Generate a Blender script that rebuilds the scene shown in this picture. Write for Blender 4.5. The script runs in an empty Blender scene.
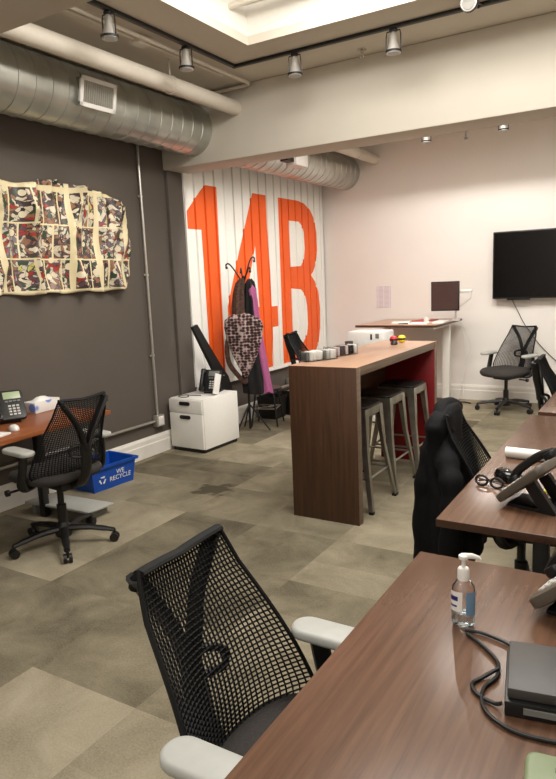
import bpy, bmesh, math, random
from mathutils import Vector, Matrix, Euler, noise
PI = math.pi
sc = bpy.context.scene
C = sc.collection
random.seed(7)

# ------------------------------------------------------------------ camera, world, lights, exposure
H = 1.6
YAW, PITCH, ROLL, FPX = 0.544959544, 0.168047556, -0.0429593905, 643.42
F = Vector((-math.sin(YAW)*math.cos(PITCH), math.cos(YAW)*math.cos(PITCH), -math.sin(PITCH)))
r0 = Vector((math.cos(YAW), math.sin(YAW), 0)); u0 = r0.cross(F)
rr = r0*math.cos(ROLL)+u0*math.sin(ROLL); uu = -r0*math.sin(ROLL)+u0*math.cos(ROLL)
cam = bpy.data.cameras.new('camera'); camo = bpy.data.objects.new('camera', cam); C.objects.link(camo)
camo.matrix_world = Matrix(((rr.x, uu.x, -F.x, 0), (rr.y, uu.y, -F.y, 0), (rr.z, uu.z, -F.z, H), (0, 0, 0, 1)))
cam.sensor_fit = 'VERTICAL'; cam.sensor_height = 36; cam.lens = FPX/779*36
cam.clip_start = 0.02; cam.clip_end = 60
sc.camera = camo

w = bpy.data.worlds.new('world'); sc.world = w; w.use_nodes = True
w.node_tree.nodes['Background'].inputs[0].default_value = (1.0, 0.93, 0.84, 1)
w.node_tree.nodes['Background'].inputs[1].default_value = 0.05

def area(name, loc, sx, sy, power, col=(1, 0.93, 0.82), rot=(0, 0, 0)):
    l = bpy.data.lights.new(name, 'AREA'); l.shape = 'RECTANGLE'; l.size = sx; l.size_y = sy
    l.energy = power; l.color = col
    o = bpy.data.objects.new(name, l); o.location = loc; o.rotation_euler = rot; C.objects.link(o); return o
WARM = (1.0, 0.965, 0.91)
area('recess_light', (-0.9, 3.05, 3.50), 2.4, 1.5, 120, WARM)
# unseen strips added inside the recess to brighten its visible sides
area('recess_wash', (-1.0, 3.30, 3.40), 2.6, 0.10, 9, WARM, (math.radians(95), 0, 0))
area('recess_wash', (-1.6, 3.05, 3.40), 0.10, 1.6, 9, WARM, (0, math.radians(95), 0))
area('recess_light_far', (-1.4, 5.47, 3.60), 4.2, 0.16, 88, (1.0, 0.975, 0.94))
area('room_light_rear', (-1.0, 0.2, 3.24), 2.6, 0.7, 30, WARM)
pl = bpy.data.lights.new('fill_light_rear', 'POINT'); pl.energy = 46; pl.color = WARM; pl.shadow_soft_size = 0.22  # unseen fill light added behind the camera to lift ceiling and front faces
plo = bpy.data.objects.new('fill_light_rear', pl); plo.location = (-0.9, -0.9, 2.15); C.objects.link(plo)
def spot(name, loc, target, power, size=60, blend=0.6, col=(1, 0.87, 0.70)):
    l = bpy.data.lights.new(name, 'SPOT'); l.energy = power; l.spot_size = math.radians(size); l.spot_blend = blend
    l.color = col; l.shadow_soft_size = 0.03
    o = bpy.data.objects.new(name, l); o.location = loc; C.objects.link(o)
    o.rotation_euler = (Vector(target)-Vector(loc)).to_track_quat('-Z', 'Y').to_euler(); return o

sc.view_settings.view_transform = 'Standard'; sc.view_settings.look = 'None'
sc.view_settings.gamma = 1; sc.view_settings.use_curve_mapping = False
sc.view_settings.exposure = 0.14

# ------------------------------------------------------------------ helpers
def s2l(c):
    return tuple(((v/255)/12.92 if v/255 <= 0.04045 else ((v/255+0.055)/1.055)**2.4) for v in c)

def mat(name, rgb, rough=0.5, metal=0.0, spec=0.5, var=0.08, scale=30, bump=0.0, bscale=200, **kw):
    """principled material with slight procedural variation"""
    m = bpy.data.materials.new(name); m.use_nodes = True
    nt = m.node_tree; b = nt.nodes['Principled BSDF']
    c = s2l(rgb)
    tc = nt.nodes.new('ShaderNodeTexCoord')
    n = nt.nodes.new('ShaderNodeTexNoise'); n.inputs['Scale'].default_value = scale; n.inputs['Detail'].default_value = 4
    nt.links.new(tc.outputs['Object'], n.inputs['Vector'])
    r = nt.nodes.new('ShaderNodeValToRGB')
    r.color_ramp.elements[0].position = 0.3; r.color_ramp.elements[1].position = 0.7
    r.color_ramp.elements[0].color = (*[v*(1-var) for v in c], 1); r.color_ramp.elements[1].color = (*[min(1, v*(1+var)) for v in c], 1)
    nt.links.new(n.outputs['Fac'], r.inputs[0]); nt.links.new(r.outputs[0], b.inputs['Base Color'])
    b.inputs['Roughness'].default_value = rough; b.inputs['Metallic'].default_value = metal
    b.inputs['Specular IOR Level'].default_value = spec
    if bump:
        n2 = nt.nodes.new('ShaderNodeTexNoise'); n2.inputs['Scale'].default_value = bscale; n2.inputs['Detail'].default_value = 3
        nt.links.new(tc.outputs['Object'], n2.inputs['Vector'])
        bp = nt.nodes.new('ShaderNodeBump'); bp.inputs['Strength'].default_value = bump; bp.inputs['Distance'].default_value = 0.004
        nt.links.new(n2.outputs['Fac'], bp.inputs['Height']); nt.links.new(bp.outputs[0], b.inputs['Normal'])
    for k, v in kw.items(): b.inputs[k.replace('_', ' ')].default_value = v
    return m

def wood(name, dark, light, axis='Y', rough=0.35, scale=1.0, coat=0.0):
    m = bpy.data.materials.new(name); m.use_nodes = True
    nt = m.node_tree; b = nt.nodes['Principled BSDF']
    tc = nt.nodes.new('ShaderNodeTexCoord'); mp = nt.nodes.new('ShaderNodeMapping')
    st = {'X': (1.2, 26, 26), 'Y': (26, 1.2, 26), 'Z': (26, 26, 1.2)}[axis]
    mp.inputs['Scale'].default_value = tuple(v*scale for v in st)
    nt.links.new(tc.outputs['Object'], mp.inputs['Vector'])
    n = nt.nodes.new('ShaderNodeTexNoise'); n.inputs['Scale'].default_value = 2.0; n.inputs['Detail'].default_value = 8; n.inputs['Roughness'].default_value = 0.65
    n.inputs['Distortion'].default_value = 0.3
    nt.links.new(mp.outputs[0], n.inputs['Vector'])
    r = nt.nodes.new('ShaderNodeValToRGB'); r.color_ramp.elements[0].position = 0.3; r.color_ramp.elements[1].position = 0.72
    r.color_ramp.elements[0].color = (*s2l(dark), 1); r.color_ramp.elements[1].color = (*s2l(light), 1)
    nt.links.new(n.outputs['Fac'], r.inputs[0]); nt.links.new(r.outputs[0], b.inputs['Base Color'])
    b.inputs['Roughness'].default_value = rough
    if coat: b.inputs['Coat Weight'].default_value = coat; b.inputs['Coat Roughness'].default_value = 0.25
    return m

class MB:
    def __init__(self): self.bm = bmesh.new(); self.mi = 0; self.M = None
    def _fin(self, vs, fs):
        for f in fs: f.material_index = self.mi
        if self.M is not None:
            for v in vs: v.co = self.M @ v.co
    def box(self, c, s, rot=None, bev=0.0, seg=2):
        r = bmesh.ops.create_cube(self.bm, size=1.0); vs = r['verts']
        R_ = Euler(rot).to_matrix() if rot is not None else Matrix.Identity(3)
        for v in vs: v.co = Vector((v.co.x*s[0], v.co.y*s[1], v.co.z*s[2]))
        if bev > 0:
            es = list({e for v in vs for e in v.link_edges})
            rb = bmesh.ops.bevel(self.bm, geom=es, offset=min(bev, 0.49*min(s)), segments=seg, affect='EDGES', profile=0.5)
            vs = list({v for f in rb['faces'] for v in f.verts} | {v for v in vs if v.is_valid})
        fs = list({f for v in vs for f in v.link_faces})
        for v in vs: v.co = R_ @ v.co + Vector(c)
        self._fin(vs, fs); return self
    def quadmesh(self, rings, closed=True, cap=True):
        """rings: list of lists of points"""
        V = [[self.bm.verts.new(p) for p in rg] for rg in rings]; fs = []
        n = len(rings[0])
        for a, b in zip(V[:-1], V[1:]):
            for i in range(n if closed else n-1):
                j = (i+1) % n
                fs.append(self.bm.faces.new((a[i], a[j], b[j], b[i])))
        if cap and closed:
            fs.append(self.bm.faces.new(V[0][::-1])); fs.append(self.bm.faces.new(V[-1]))
        self._fin([v for rg in V for v in rg], fs); return self
    def tube(self, pts, r, n=10, cap=True, sq=None):
        """swept tube; r number or list; sq=(a,b) elliptical scales"""
        pts = [Vector(p) for p in pts]; rs = r if isinstance(r, (list, tuple)) else [r]*len(pts)
        rings = []; prev = None
        for i, p in enumerate(pts):
            t = (pts[min(i+1, len(pts)-1)]-pts[max(i-1, 0)]).normalized()
            if prev is None:
                a = Vector((0, 0, 1)) if abs(t.z) < 0.9 else Vector((1, 0, 0))
                x = t.cross(a).normalized()
            else:
                x = (prev-t*prev.dot(t)).normalized()
            prev = x; y = t.cross(x)
            sx, sy = sq if sq else (1, 1)
            rings.append([p+x*math.cos(2*PI*k/n)*rs[i]*sx+y*math.sin(2*PI*k/n)*rs[i]*sy for k in range(n)])
        return self.quadmesh(rings, True, cap)
    def lathe(self, prof, c=(0, 0, 0), n=20, axis='Z', sx=1, sy=1):
        c = Vector(c); rings = []
        for r, z in prof:
            rg = []
            for k in range(n):
                a = 2*PI*k/n; x, y = r*math.cos(a)*sx, r*math.sin(a)*sy
                p = {'Z': Vector((x, y, z)), 'X': Vector((z, x, y)), 'Y': Vector((y, z, x))}[axis]
                rg.append(c+p)
            rings.append(rg)
        return self.quadmesh(rings)
    def prism(self, poly, h0, h1, axis='Z'):
        """poly 2d extruded along axis. Z:(x,y) X:(y,z) Y:(x,z)"""
        f = {'Z': lambda a, b, h: (a, b, h), 'X': lambda a, b, h: (h, a, b), 'Y': lambda a, b, h: (a, h, b)}[axis]
        return self.quadmesh([[f(a, b, h0) for a, b in poly], [f(a, b, h1) for a, b in poly]])
    def rbox(self, c, s, rad, e=0.006, n=6):
        """slab with rounded plan corners and eased edges (top view)"""
        pl = rrect(s[0], s[1], rad, n)
        def sc_(k): return [(x*(1-2*k/s[0]), y*(1-2*k/s[1])) for x, y in pl]
        h = s[2]/2
        rings = [[(c[0]+x, c[1]+y, c[2]+z) for x, y in sc_(k)] for k, z in ((e, -h), (e*.3, -h+e*.3), (0, -h+e), (0, h-e), (e*.3, h-e*.3), (e, h))]
        return self.quadmesh(rings)
    def build(self, name, m, parent=None, smooth=True, ang=35, loc=None):
        bmesh.ops.recalc_face_normals(self.bm, faces=self.bm.faces)
        me = bpy.data.meshes.new(name); self.bm.to_mesh(me); self.bm.free()
        for mm in (m if isinstance(m, (list, tuple)) else [m]): me.materials.append(mm)
        if smooth:
            me.shade_smooth(); me.set_sharp_from_angle(angle=math.radians(ang))
        o = bpy.data.objects.new(name, me); C.objects.link(o)
        if parent: o.parent = parent
        if loc: o.location = loc
        return o

def rrect(sx, sy, rad, n=6):
    rad = min(rad, sx/2-1e-4, sy/2-1e-4); pts = []
    for cx, cy, a0 in ((sx/2-rad, sy/2-rad, 0), (-sx/2+rad, sy/2-rad, PI/2), (-sx/2+rad, -sy/2+rad, PI), (sx/2-rad, -sy/2+rad, 1.5*PI)):
        for k in range(n+1):
            a = a0+k*PI/2/n; pts.append((cx+rad*math.cos(a), cy+rad*math.sin(a)))
    return pts

def spline(pts, n=8):
    """catmull-rom through points"""
    P = [Vector(p) for p in pts]; out = []
    for i in range(len(P)-1):
        a, b, c, d = P[max(i-1, 0)], P[i], P[i+1], P[min(i+2, len(P)-1)]
        for k in range(n):
            t = k/n
            out.append(0.5*((2*b)+(c-a)*t+(2*a-5*b+4*c-d)*t*t+(3*b-a-3*c+d)*t**3))
    out.append(P[-1]); return out

def tag(o, label, cat, group=None):
    o['label'] = label; o['category'] = cat
    if group: o['group'] = group
    return o
def thing(name, label, cat, loc=(0, 0, 0), rotz=0, group=None):
    o = bpy.data.objects.new(name, None); o.empty_display_size = 0.1; C.objects.link(o)
    o.location = loc; o.rotation_euler = (0, 0, rotz); return tag(o, label, cat, group)
def struct(o): o['kind'] = 'structure'; return o
def dup(root, loc, rotz, label):
    r = root.copy(); C.objects.link(r); r.location = loc; r.rotation_euler = (0, 0, rotz); r['label'] = label
    for ch in list(root.children):
        c = ch.copy(); C.objects.link(c); c.parent = r
        for g in list(ch.children):
            d = g.copy(); C.objects.link(d); d.parent = c
    return r
def text_mesh(name, body, size, m, parent, loc, rot, align='CENTER', ext=0.0006, shear=0.0):
    cu = bpy.data.curves.new('lettering_curve', 'FONT'); cu.body = body; cu.size = size; cu.align_x = align; cu.align_y = 'CENTER'; cu.extrude = ext; cu.shear = shear
    cu.space_line = 0.85
    t = bpy.data.objects.new('lettering_tmp', cu); C.objects.link(t)
    bpy.context.view_layer.update()
    me = bpy.data.meshes.new_from_object(t.evaluated_get(bpy.context.evaluated_depsgraph_get()))
    bpy.data.objects.remove(t); bpy.data.curves.remove(cu)
    me.materials.clear(); me.materials.append(m)
    o = bpy.data.objects.new(name, me); C.objects.link(o); o.location = loc; o.rotation_euler = rot
    if parent: o.parent = parent
    return o

# ------------------------------------------------------------------ materials
M = {}
M['grey_wall'] = mat('grey_wall_paint', (92, 84, 77), 0.75, var=0.03, scale=3, bump=0.05, bscale=90)
M['white_wall'] = mat('white_wall_paint', (236, 231, 225), 0.7, var=0.015, scale=2, bump=0.04, bscale=80)
M['ceiling'] = mat('ceiling_paint', (212, 204, 190), 0.8, var=0.02, scale=3)
M['beam'] = mat('beam_paint', (205, 198, 185), 0.75, var=0.02, scale=3)
M['trim'] = mat('white_trim_paint', (236, 232, 224), 0.45, var=0.02)
M['panel_white'] = mat('panel_white_paint', (246, 244, 238), 0.4, var=0.02, scale=5)
M['panel_orange'] = mat('panel_orange_paint', (246, 98, 24), 0.45, var=0.04, scale=5)
M['galv'] = mat('galvanised_duct', (192, 194, 188), 0.32, 0.85, var=0.15, scale=5)
M['white_pipe'] = mat('painted_pipe', (214, 206, 192), 0.5, var=0.03)
M['black_metal'] = mat('black_metal', (22, 21, 21), 0.4, 0.0, var=0.1)
M['chrome'] = mat('polished_chrome', (210, 208, 202), 0.15, 1.0, var=0.03)
M['satin'] = mat('satin_aluminium', (206, 203, 197), 0.3, 0.6, var=0.03)
M['steel'] = mat('brushed_gunmetal', (158, 154, 144), 0.33, 0.9, var=0.2, scale=12)
M['conduit'] = mat('steel_conduit', (186, 182, 174), 0.35, 0.7, var=0.06)
M['black_plastic'] = mat('black_plastic', (17, 16, 16), 0.45, var=0.15, scale=60)
M['web_black'] = mat('black_elastomer', (9, 9, 9), 0.7, spec=0.3, var=0.1)
M['seat_fabric'] = mat('charcoal_seat_fabric', (52, 48, 45), 0.9, var=0.2, scale=150, bump=0.4, bscale=500)
M['arm_grey'] = mat('light_grey_arm_pad', (176, 177, 171), 0.5, var=0.03)
M['white_lam'] = mat('white_laminate', (236, 233, 226), 0.35, var=0.015)
M['white_plastic'] = mat('white_plastic', (232, 229, 224), 0.4, var=0.02)
M['grey_plastic'] = mat('grey_plastic', (120, 120, 116), 0.5, var=0.05)
M['dark_grey'] = mat('dark_grey_plastic', (62, 60, 57), 0.5, var=0.08)
M['phone_bezel'] = mat('taupe_phone_edge', (92, 84, 74), 0.45, var=0.05)
M['desk'] = wood('walnut_desktop', (84, 60, 45), (114, 84, 65), 'Y', 0.27)
M['desk_edge'] = wood('walnut_edge', (58, 36, 25), (84, 54, 38), 'Y', 0.4)
M['desk_left'] = wood('reddish_desktop', (128, 70, 38), (164, 98, 58), 'Y', 0.35)
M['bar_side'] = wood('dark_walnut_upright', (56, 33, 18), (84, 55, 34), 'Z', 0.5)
M['bar_top'] = wood('walnut_top_with_sheen', (168, 132, 108), (196, 158, 132), 'Y', 0.28)  # walnut paled so its colour carries the sheen reflected from the white wall
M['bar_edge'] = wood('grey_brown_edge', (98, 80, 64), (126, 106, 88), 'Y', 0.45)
M['red'] = mat('crimson_panel', (124, 8, 18), 0.4, var=0.05)
M['blue'] = mat('blue_bin_plastic', (16, 78, 176), 0.38, var=0.05)
M['ink_white'] = mat('white_print', (235, 238, 240), 0.5, var=0.01)
M['screen_black'] = mat('black_glass_screen', (6, 6, 7), 0.18, var=0.05)
M['screen_brown'] = mat('dark_brown_screen', (66, 44, 40), 0.4, var=0.08)
M['lcd'] = mat('green_grey_display', (168, 184, 148), 0.3, var=0.05)
M['key_grey'] = mat('pale_key_plastic', (196, 194, 188), 0.5, var=0.03)
M['jacket'] = mat('black_puffer_nylon', (10, 10, 13), 0.8, spec=0.2, var=0.2, scale=20, bump=0.3, bscale=60)
M['black_cloth'] = mat('black_wool', (20, 18, 20), 0.9, var=0.2, scale=80, bump=0.3)
M['pink_cloth'] = mat('pink_wool', (172, 92, 138), 0.9, var=0.12, scale=60, bump=0.4)
M['brown_cloth'] = mat('brown_woven_cloth', (78, 54, 44), 0.9, var=0.5, scale=40, bump=0.4)
M['paper'] = mat('white_paper', (238, 235, 230), 0.7, var=0.02)
M['cable'] = mat('black_cable_rubber', (18, 17, 17), 0.4, var=0.1)
M['green_pad'] = mat('pale_green_plastic', (124, 137, 104), 0.45, var=0.03)
M['yellow'] = mat('yellow_plastic', (236, 212, 30), 0.4, var=0.03)
M['redball'] = mat('red_plastic', (204, 30, 40), 0.4, var=0.03)
M['pale_pink'] = mat('pale_pink_print', (214, 190, 190), 0.5, var=0.2, scale=60)
M['stone_red'] = mat('red_print', (186, 70, 70), 0.6, var=0.1)

def clear(name, rgb, rough=0.05, ior=1.45):
    m = bpy.data.materials.new(name); m.use_nodes = True; b = m.node_tree.nodes['Principled BSDF']
    b.inputs['Base Color'].default_value = (*s2l(rgb), 1); b.inputs['Roughness'].default_value = rough
    b.inputs['Transmission Weight'].default_value = 1.0; b.inputs['IOR'].default_value = ior
    return m
M['acrylic'] = clear('clear_acrylic', (244, 246, 246), 0.05, 1.2)
M['bottle'] = clear('clear_bottle_plastic', (240, 244, 246), 0.08, 1.25)

def carpet():
    m = bpy.data.materials.new('carpet_tiles'); m.use_nodes = True; nt = m.node_tree; b = nt.nodes['Principled BSDF']
    N = lambda t: nt.nodes.new(t); L = nt.links.new
    tc = N('ShaderNodeTexCoord')
    mp = N('ShaderNodeMapping'); mp.inputs['Location'].default_value = (2.27/0.595+20, -2.2/0.595+20, 0); mp.inputs['Scale'].default_value = (1/0.595, 1/0.595, 0)
    L(tc.outputs['Object'], mp.inputs['Vector'])
    fl = N('ShaderNodeVectorMath'); fl.operation = 'FLOOR'; L(mp.outputs[0], fl.inputs[0])
    wn = N('ShaderNodeTexWhiteNoise'); wn.noise_dimensions = '2D'; L(fl.outputs[0], wn.inputs['Vector'])
    # marbled pattern within each tile, shifted per tile
    sc1 = N('ShaderNodeVectorMath'); sc1.operation = 'MULTIPLY_ADD'; sc1.inputs[1].default_value = (7, 5, 3); L(wn.outputs['Color'], sc1.inputs[0]); L(tc.outputs['Object'], sc1.inputs[2])
    n1 = N('ShaderNodeTexNoise'); n1.inputs['Scale'].default_value = 3.0; n1.inputs['Detail'].default_value = 8; n1.inputs['Roughness'].default_value = 0.62; n1.inputs['Distortion'].default_value = 0.5; L(sc1.outputs[0], n1.inputs['Vector'])
    n2 = N('ShaderNodeTexNoise'); n2.inputs['Scale'].default_value = 120; n2.inputs['Detail'].default_value = 3; L(tc.outputs['Object'], n2.inputs['Vector'])
    # some tiles carry a half-tile band
    fr = N('ShaderNodeVectorMath'); fr.operation = 'FRACTION'; L(mp.outputs[0], fr.inputs[0])
    sp = N('ShaderNodeSeparateXYZ'); L(fr.outputs[0], sp.inputs[0])
    gt = N('ShaderNodeMath'); gt.operation = 'GREATER_THAN'; gt.inputs[1].default_value = 0.45; L(sp.outputs['Y'], gt.inputs[0])
    spc = N('ShaderNodeSeparateColor'); L(wn.outputs['Color'], spc.inputs[0])
    g2 = N('ShaderNodeMath'); g2.operation = 'GREATER_THAN'; g2.inputs[1].default_value = 0.6; L(spc.outputs[1], g2.inputs[0])
    band = N('ShaderNodeMath'); band.operation = 'MULTIPLY'; L(gt.outputs[0], band.inputs[0]); L(g2.outputs[0], band.inputs[1])
    a1 = N('ShaderNodeMath'); a1.operation = 'MULTIPLY_ADD'; a1.inputs[1].default_value = -0.22; L(band.outputs[0], a1.inputs[0]); L(wn.outputs['Value'], a1.inputs[2])
    a2 = N('ShaderNodeMath'); a2.operation = 'MULTIPLY_ADD'; a2.inputs[1].default_value = 0.95; a2.inputs[2].default_value = -0.37
    L(n1.outputs['Fac'], a2.inputs[0])
    a3 = N('ShaderNodeMath'); a3.operation = 'MULTIPLY_ADD'; a3.inputs[1].default_value = 0.40; L(a1.outputs[0], a3.inputs[0]); L(a2.outputs[0], a3.inputs[2])
    a4 = N('ShaderNodeMath'); a4.operation = 'MULTIPLY_ADD'; a4.inputs[1].default_value = 0.40; L(n2.outputs['Fac'], a4.inputs[0]); L(a3.outputs[0], a4.inputs[2])
    r = N('ShaderNodeValToRGB'); cr = r.color_ramp
    cr.elements[0].position = 0.08; cr.elements[0].color = (*s2l((78, 72, 58)), 1)
    cr.elements[1].position = 1.0; cr.elements[1].color = (*s2l((172, 163, 142)), 1)
    e = cr.elements.new(0.45); e.color = (*s2l((124, 116, 97)), 1)
    e = cr.elements.new(0.7); e.color = (*s2l((150, 141, 120)), 1)
    # an old dark spill mark in front of the file cabinet
    ds = N('ShaderNodeVectorMath'); ds.operation = 'DISTANCE'; ds.inputs[1].default_value = (-2.98, 3.86, 0); L(tc.outputs['Object'], ds.inputs[0])
    n3 = N('ShaderNodeTexNoise'); n3.inputs['Scale'].default_value = 9; n3.inputs['Detail'].default_value = 4; L(tc.outputs['Object'], n3.inputs['Vector'])
    d2 = N('ShaderNodeMath'); d2.operation = 'MULTIPLY_ADD'; d2.inputs[1].default_value = -2.6; d2.inputs[2].default_value = 0.16; L(ds.outputs['Value'], d2.inputs[0])
    d3 = N('ShaderNodeMath'); d3.operation = 'ADD'; L(d2.outputs[0], d3.inputs[0]); L(n3.outputs['Fac'], d3.inputs[1])
    mr = N('ShaderNodeMapRange'); mr.inputs['From Min'].default_value = 0.22; mr.inputs['From Max'].default_value = 0.42; mr.inputs['To Min'].default_value = 0; mr.inputs['To Max'].default_value = -0.45; L(d3.outputs[0], mr.inputs['Value'])
    a5 = N('ShaderNodeMath'); a5.operation = 'ADD'; L(a4.outputs[0], a5.inputs[0]); L(mr.outputs[0], a5.inputs[1])
    L(a5.outputs[0], r.inputs[0]); L(r.outputs[0], b.inputs['Base Color'])
    b.inputs['Roughness'].default_value = 0.95; b.inputs['Specular IOR Level'].default_value = 0.15
    bp = N('ShaderNodeBump'); bp.inputs['Strength'].default_value = 0.35; bp.inputs['Distance'].default_value = 0.004
    L(n2.outputs['Fac'], bp.inputs['Height']); L(bp.outputs[0], b.inputs['Normal'])
    return m
M['carpet'] = carpet()

def comic():
    """generic printed page: cream gutters, panels of random picture blobs"""
    m = bpy.data.materials.new('printed_pages'); m.use_nodes = True; nt = m.node_tree; b = nt.nodes['Principled BSDF']
    N = lambda t: nt.nodes.new(t); L = nt.links.new
    uv = N('ShaderNodeUVMap')
    br = N('ShaderNodeTexBrick'); br.inputs['Scale'].default_value = 1.0; br.inputs['Brick Width'].default_value = 0.165; br.inputs['Row Height'].default_value = 0.262
    br.inputs['Mortar Size'].default_value = 0.006; br.inputs['Mortar Smooth'].default_value = 0.0; br.offset = 0.5
    br.inputs['Color1'].default_value = (0, 0, 0, 1); br.inputs['Color2'].default_value = (1, 1, 1, 1)
    L(uv.outputs[0], br.inputs['Vector'])
    nz = N('ShaderNodeTexNoise'); nz.inputs['Scale'].default_value = 9; nz.inputs['Detail'].default_value = 2; L(uv.outputs[0], nz.inputs['Vector'])
    ad = N('ShaderNodeVectorMath'); ad.operation = 'MULTIPLY_ADD'; ad.inputs[1].default_value = (0.17, 0.17, 0.17); L(nz.outputs['Color'], ad.inputs[0]); L(uv.outputs[0], ad.inputs[2])
    vo = N('ShaderNodeTexVoronoi'); vo.inputs['Scale'].default_value = 33; L(ad.outputs[0], vo.inputs['Vector'])
    spc = N('ShaderNodeSeparateColor'); L(vo.outputs['Color'], spc.inputs[0])
    r = N('ShaderNodeValToRGB'); r.color_ramp.interpolation = 'CONSTANT'; cr = r.color_ramp
    pal = [(0.0, (38, 32, 34)), (0.16, (72, 56, 58)), (0.27, (150, 108, 84)), (0.38, (214, 204, 180)), (0.50, (96, 76, 84)), (0.60, (52, 74, 54)), (0.68, (164, 50, 44)), (0.73, (200, 194, 176)), (0.84, (128, 116, 124)), (0.93, (200, 196, 110))]
    cr.elements[0].color = (*s2l(pal[0][1]), 1); cr.elements[1].position = pal[1][0]; cr.elements[1].color = (*s2l(pal[1][1]), 1)
    for p, c in pal[2:]:
        e = cr.elements.new(p); e.color = (*s2l(c), 1)
    bs = N('ShaderNodeSeparateColor'); L(br.outputs['Color'], bs.inputs[0])
    pm = N('ShaderNodeMath'); pm.operation = 'MULTIPLY_ADD'; pm.inputs[1].default_value = 0.62; L(spc.outputs[0], pm.inputs[0])
    ps_ = N('ShaderNodeMath'); ps_.operation = 'MULTIPLY'; ps_.inputs[1].default_value = 0.38; L(bs.outputs[0], ps_.inputs[0]); L(ps_.outputs[0], pm.inputs[2])
    L(pm.outputs[0], r.inputs[0])
    ve = N('ShaderNodeTexVoronoi'); ve.feature = 'DISTANCE_TO_EDGE'; ve.inputs['Scale'].default_value = 33; L(ad.outputs[0], ve.inputs['Vector'])
    el = N('ShaderNodeMath'); el.operation = 'LESS_THAN'; el.inputs[1].default_value = 0.035; L(ve.outputs['Distance'], el.inputs[0])
    ink_ = N('ShaderNodeMix'); ink_.data_type = 'RGBA'; L(el.outputs[0], ink_.inputs[0]); L(r.outputs[0], ink_.inputs[6]); ink_.inputs[7].default_value = (*s2l((44, 36, 36)), 1)
    # speech-balloon like pale patches
    vb = N('ShaderNodeTexVoronoi'); vb.inputs['Scale'].default_value = 10; L(uv.outputs[0], vb.inputs['Vector'])
    lt = N('ShaderNodeMath'); lt.operation = 'LESS_THAN'; lt.inputs[1].default_value = 0.27; L(vb.outputs['Distance'], lt.inputs[0])
    mx = N('ShaderNodeMix'); mx.data_type = 'RGBA'; L(lt.outputs[0], mx.inputs[0]); L(ink_.outputs[2], mx.inputs[6]); mx.inputs[7].default_value = (*s2l((226, 218, 190)), 1)
    m2 = N('ShaderNodeMix'); m2.data_type = 'RGBA'; b2 = N('ShaderNodeTexBrick'); b2.inputs['Scale'].default_value = 1.0; b2.inputs['Brick Width'].default_value = 0.33; b2.inputs['Row Height'].default_value = 0.79; b2.inputs['Mortar Size'].default_value = 0.020; b2.inputs['Mortar Smooth'].default_value = 0.0; b2.offset = 0.0
    L(uv.outputs[0], b2.inputs['Vector'])
    mm_ = N('ShaderNodeMath'); mm_.operation = 'MAXIMUM'; L(br.outputs['Fac'], mm_.inputs[0]); L(b2.outputs['Fac'], mm_.inputs[1])
    L(mm_.outputs[0], m2.inputs[0]); L(mx.outputs[2], m2.inputs[6]); m2.inputs[7].default_value = (*s2l((232, 220, 180)), 1)
    L(m2.outputs[2], b.inputs['Base Color']); b.inputs['Roughness'].default_value = 0.45
    return m
M['comic'] = comic()

def scaly():
    m = bpy.data.materials.new('patterned_knit'); m.use_nodes = True; nt = m.node_tree; b = nt.nodes['Principled BSDF']
    N = lambda t: nt.nodes.new(t); L = nt.links.new
    tc = N('ShaderNodeTexCoord'); mp = N('ShaderNodeMapping'); mp.inputs['Scale'].default_value = (1, 1, 1.3); L(tc.outputs['Object'], mp.inputs['Vector'])
    v = N('ShaderNodeTexVoronoi'); v.inputs['Scale'].default_value = 26; v.inputs['Randomness'].default_value = 0.45; L(mp.outputs[0], v.inputs['Vector'])
    r = N('ShaderNodeValToRGB'); cr = r.color_ramp
    cr.elements[0].position = 0.30; cr.elements[0].color = (*s2l((24, 20, 24)), 1)
    cr.elements[1].position = 0.66; cr.elements[1].color = (*s2l((176, 160, 156)), 1)
    e = cr.elements.new(0.50); e.color = (*s2l((100, 64, 60)), 1)
    L(v.outputs['Distance'], r.inputs[0]); L(r.outputs[0], b.inputs['Base Color']); b.inputs['Roughness'].default_value = 0.9
    return m
M['knit'] = scaly()

# ------------------------------------------------------------------ room shell
XL, YB, ZC = -4.155, 8.17, 3.27
XR, YF = 2.2, -2.6
struct(MB().box(((XL+XR)/2, (YF+YB)/2, -0.05), (XR-XL+0.4, YB-YF+0.4, 0.1)).build('floor', M['carpet'], smooth=False))
struct(MB().box((XL-0.1, (YF+YB)/2, 1.85), (0.2, YB-YF+0.4, 3.9)).build('wall_left', M['grey_wall'], smooth=False))
struct(MB().box(((XL+XR)/2, YB+0.1, 1.85), (XR-XL, 0.2, 3.9)).build('wall_back', M['white_wall'], smooth=False))
struct(MB().box((XR+0.1, (YF+YB)/2, 1.85), (0.2, YB-YF+0.4, 3.9)).build('wall_right', M['white_wall'], smooth=False))
struct(MB().box(((XL+XR)/2, YF-0.1, 1.85), (XR-XL, 0.2, 3.9)).build('wall_front', M['white_wall'], smooth=False))
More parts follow.
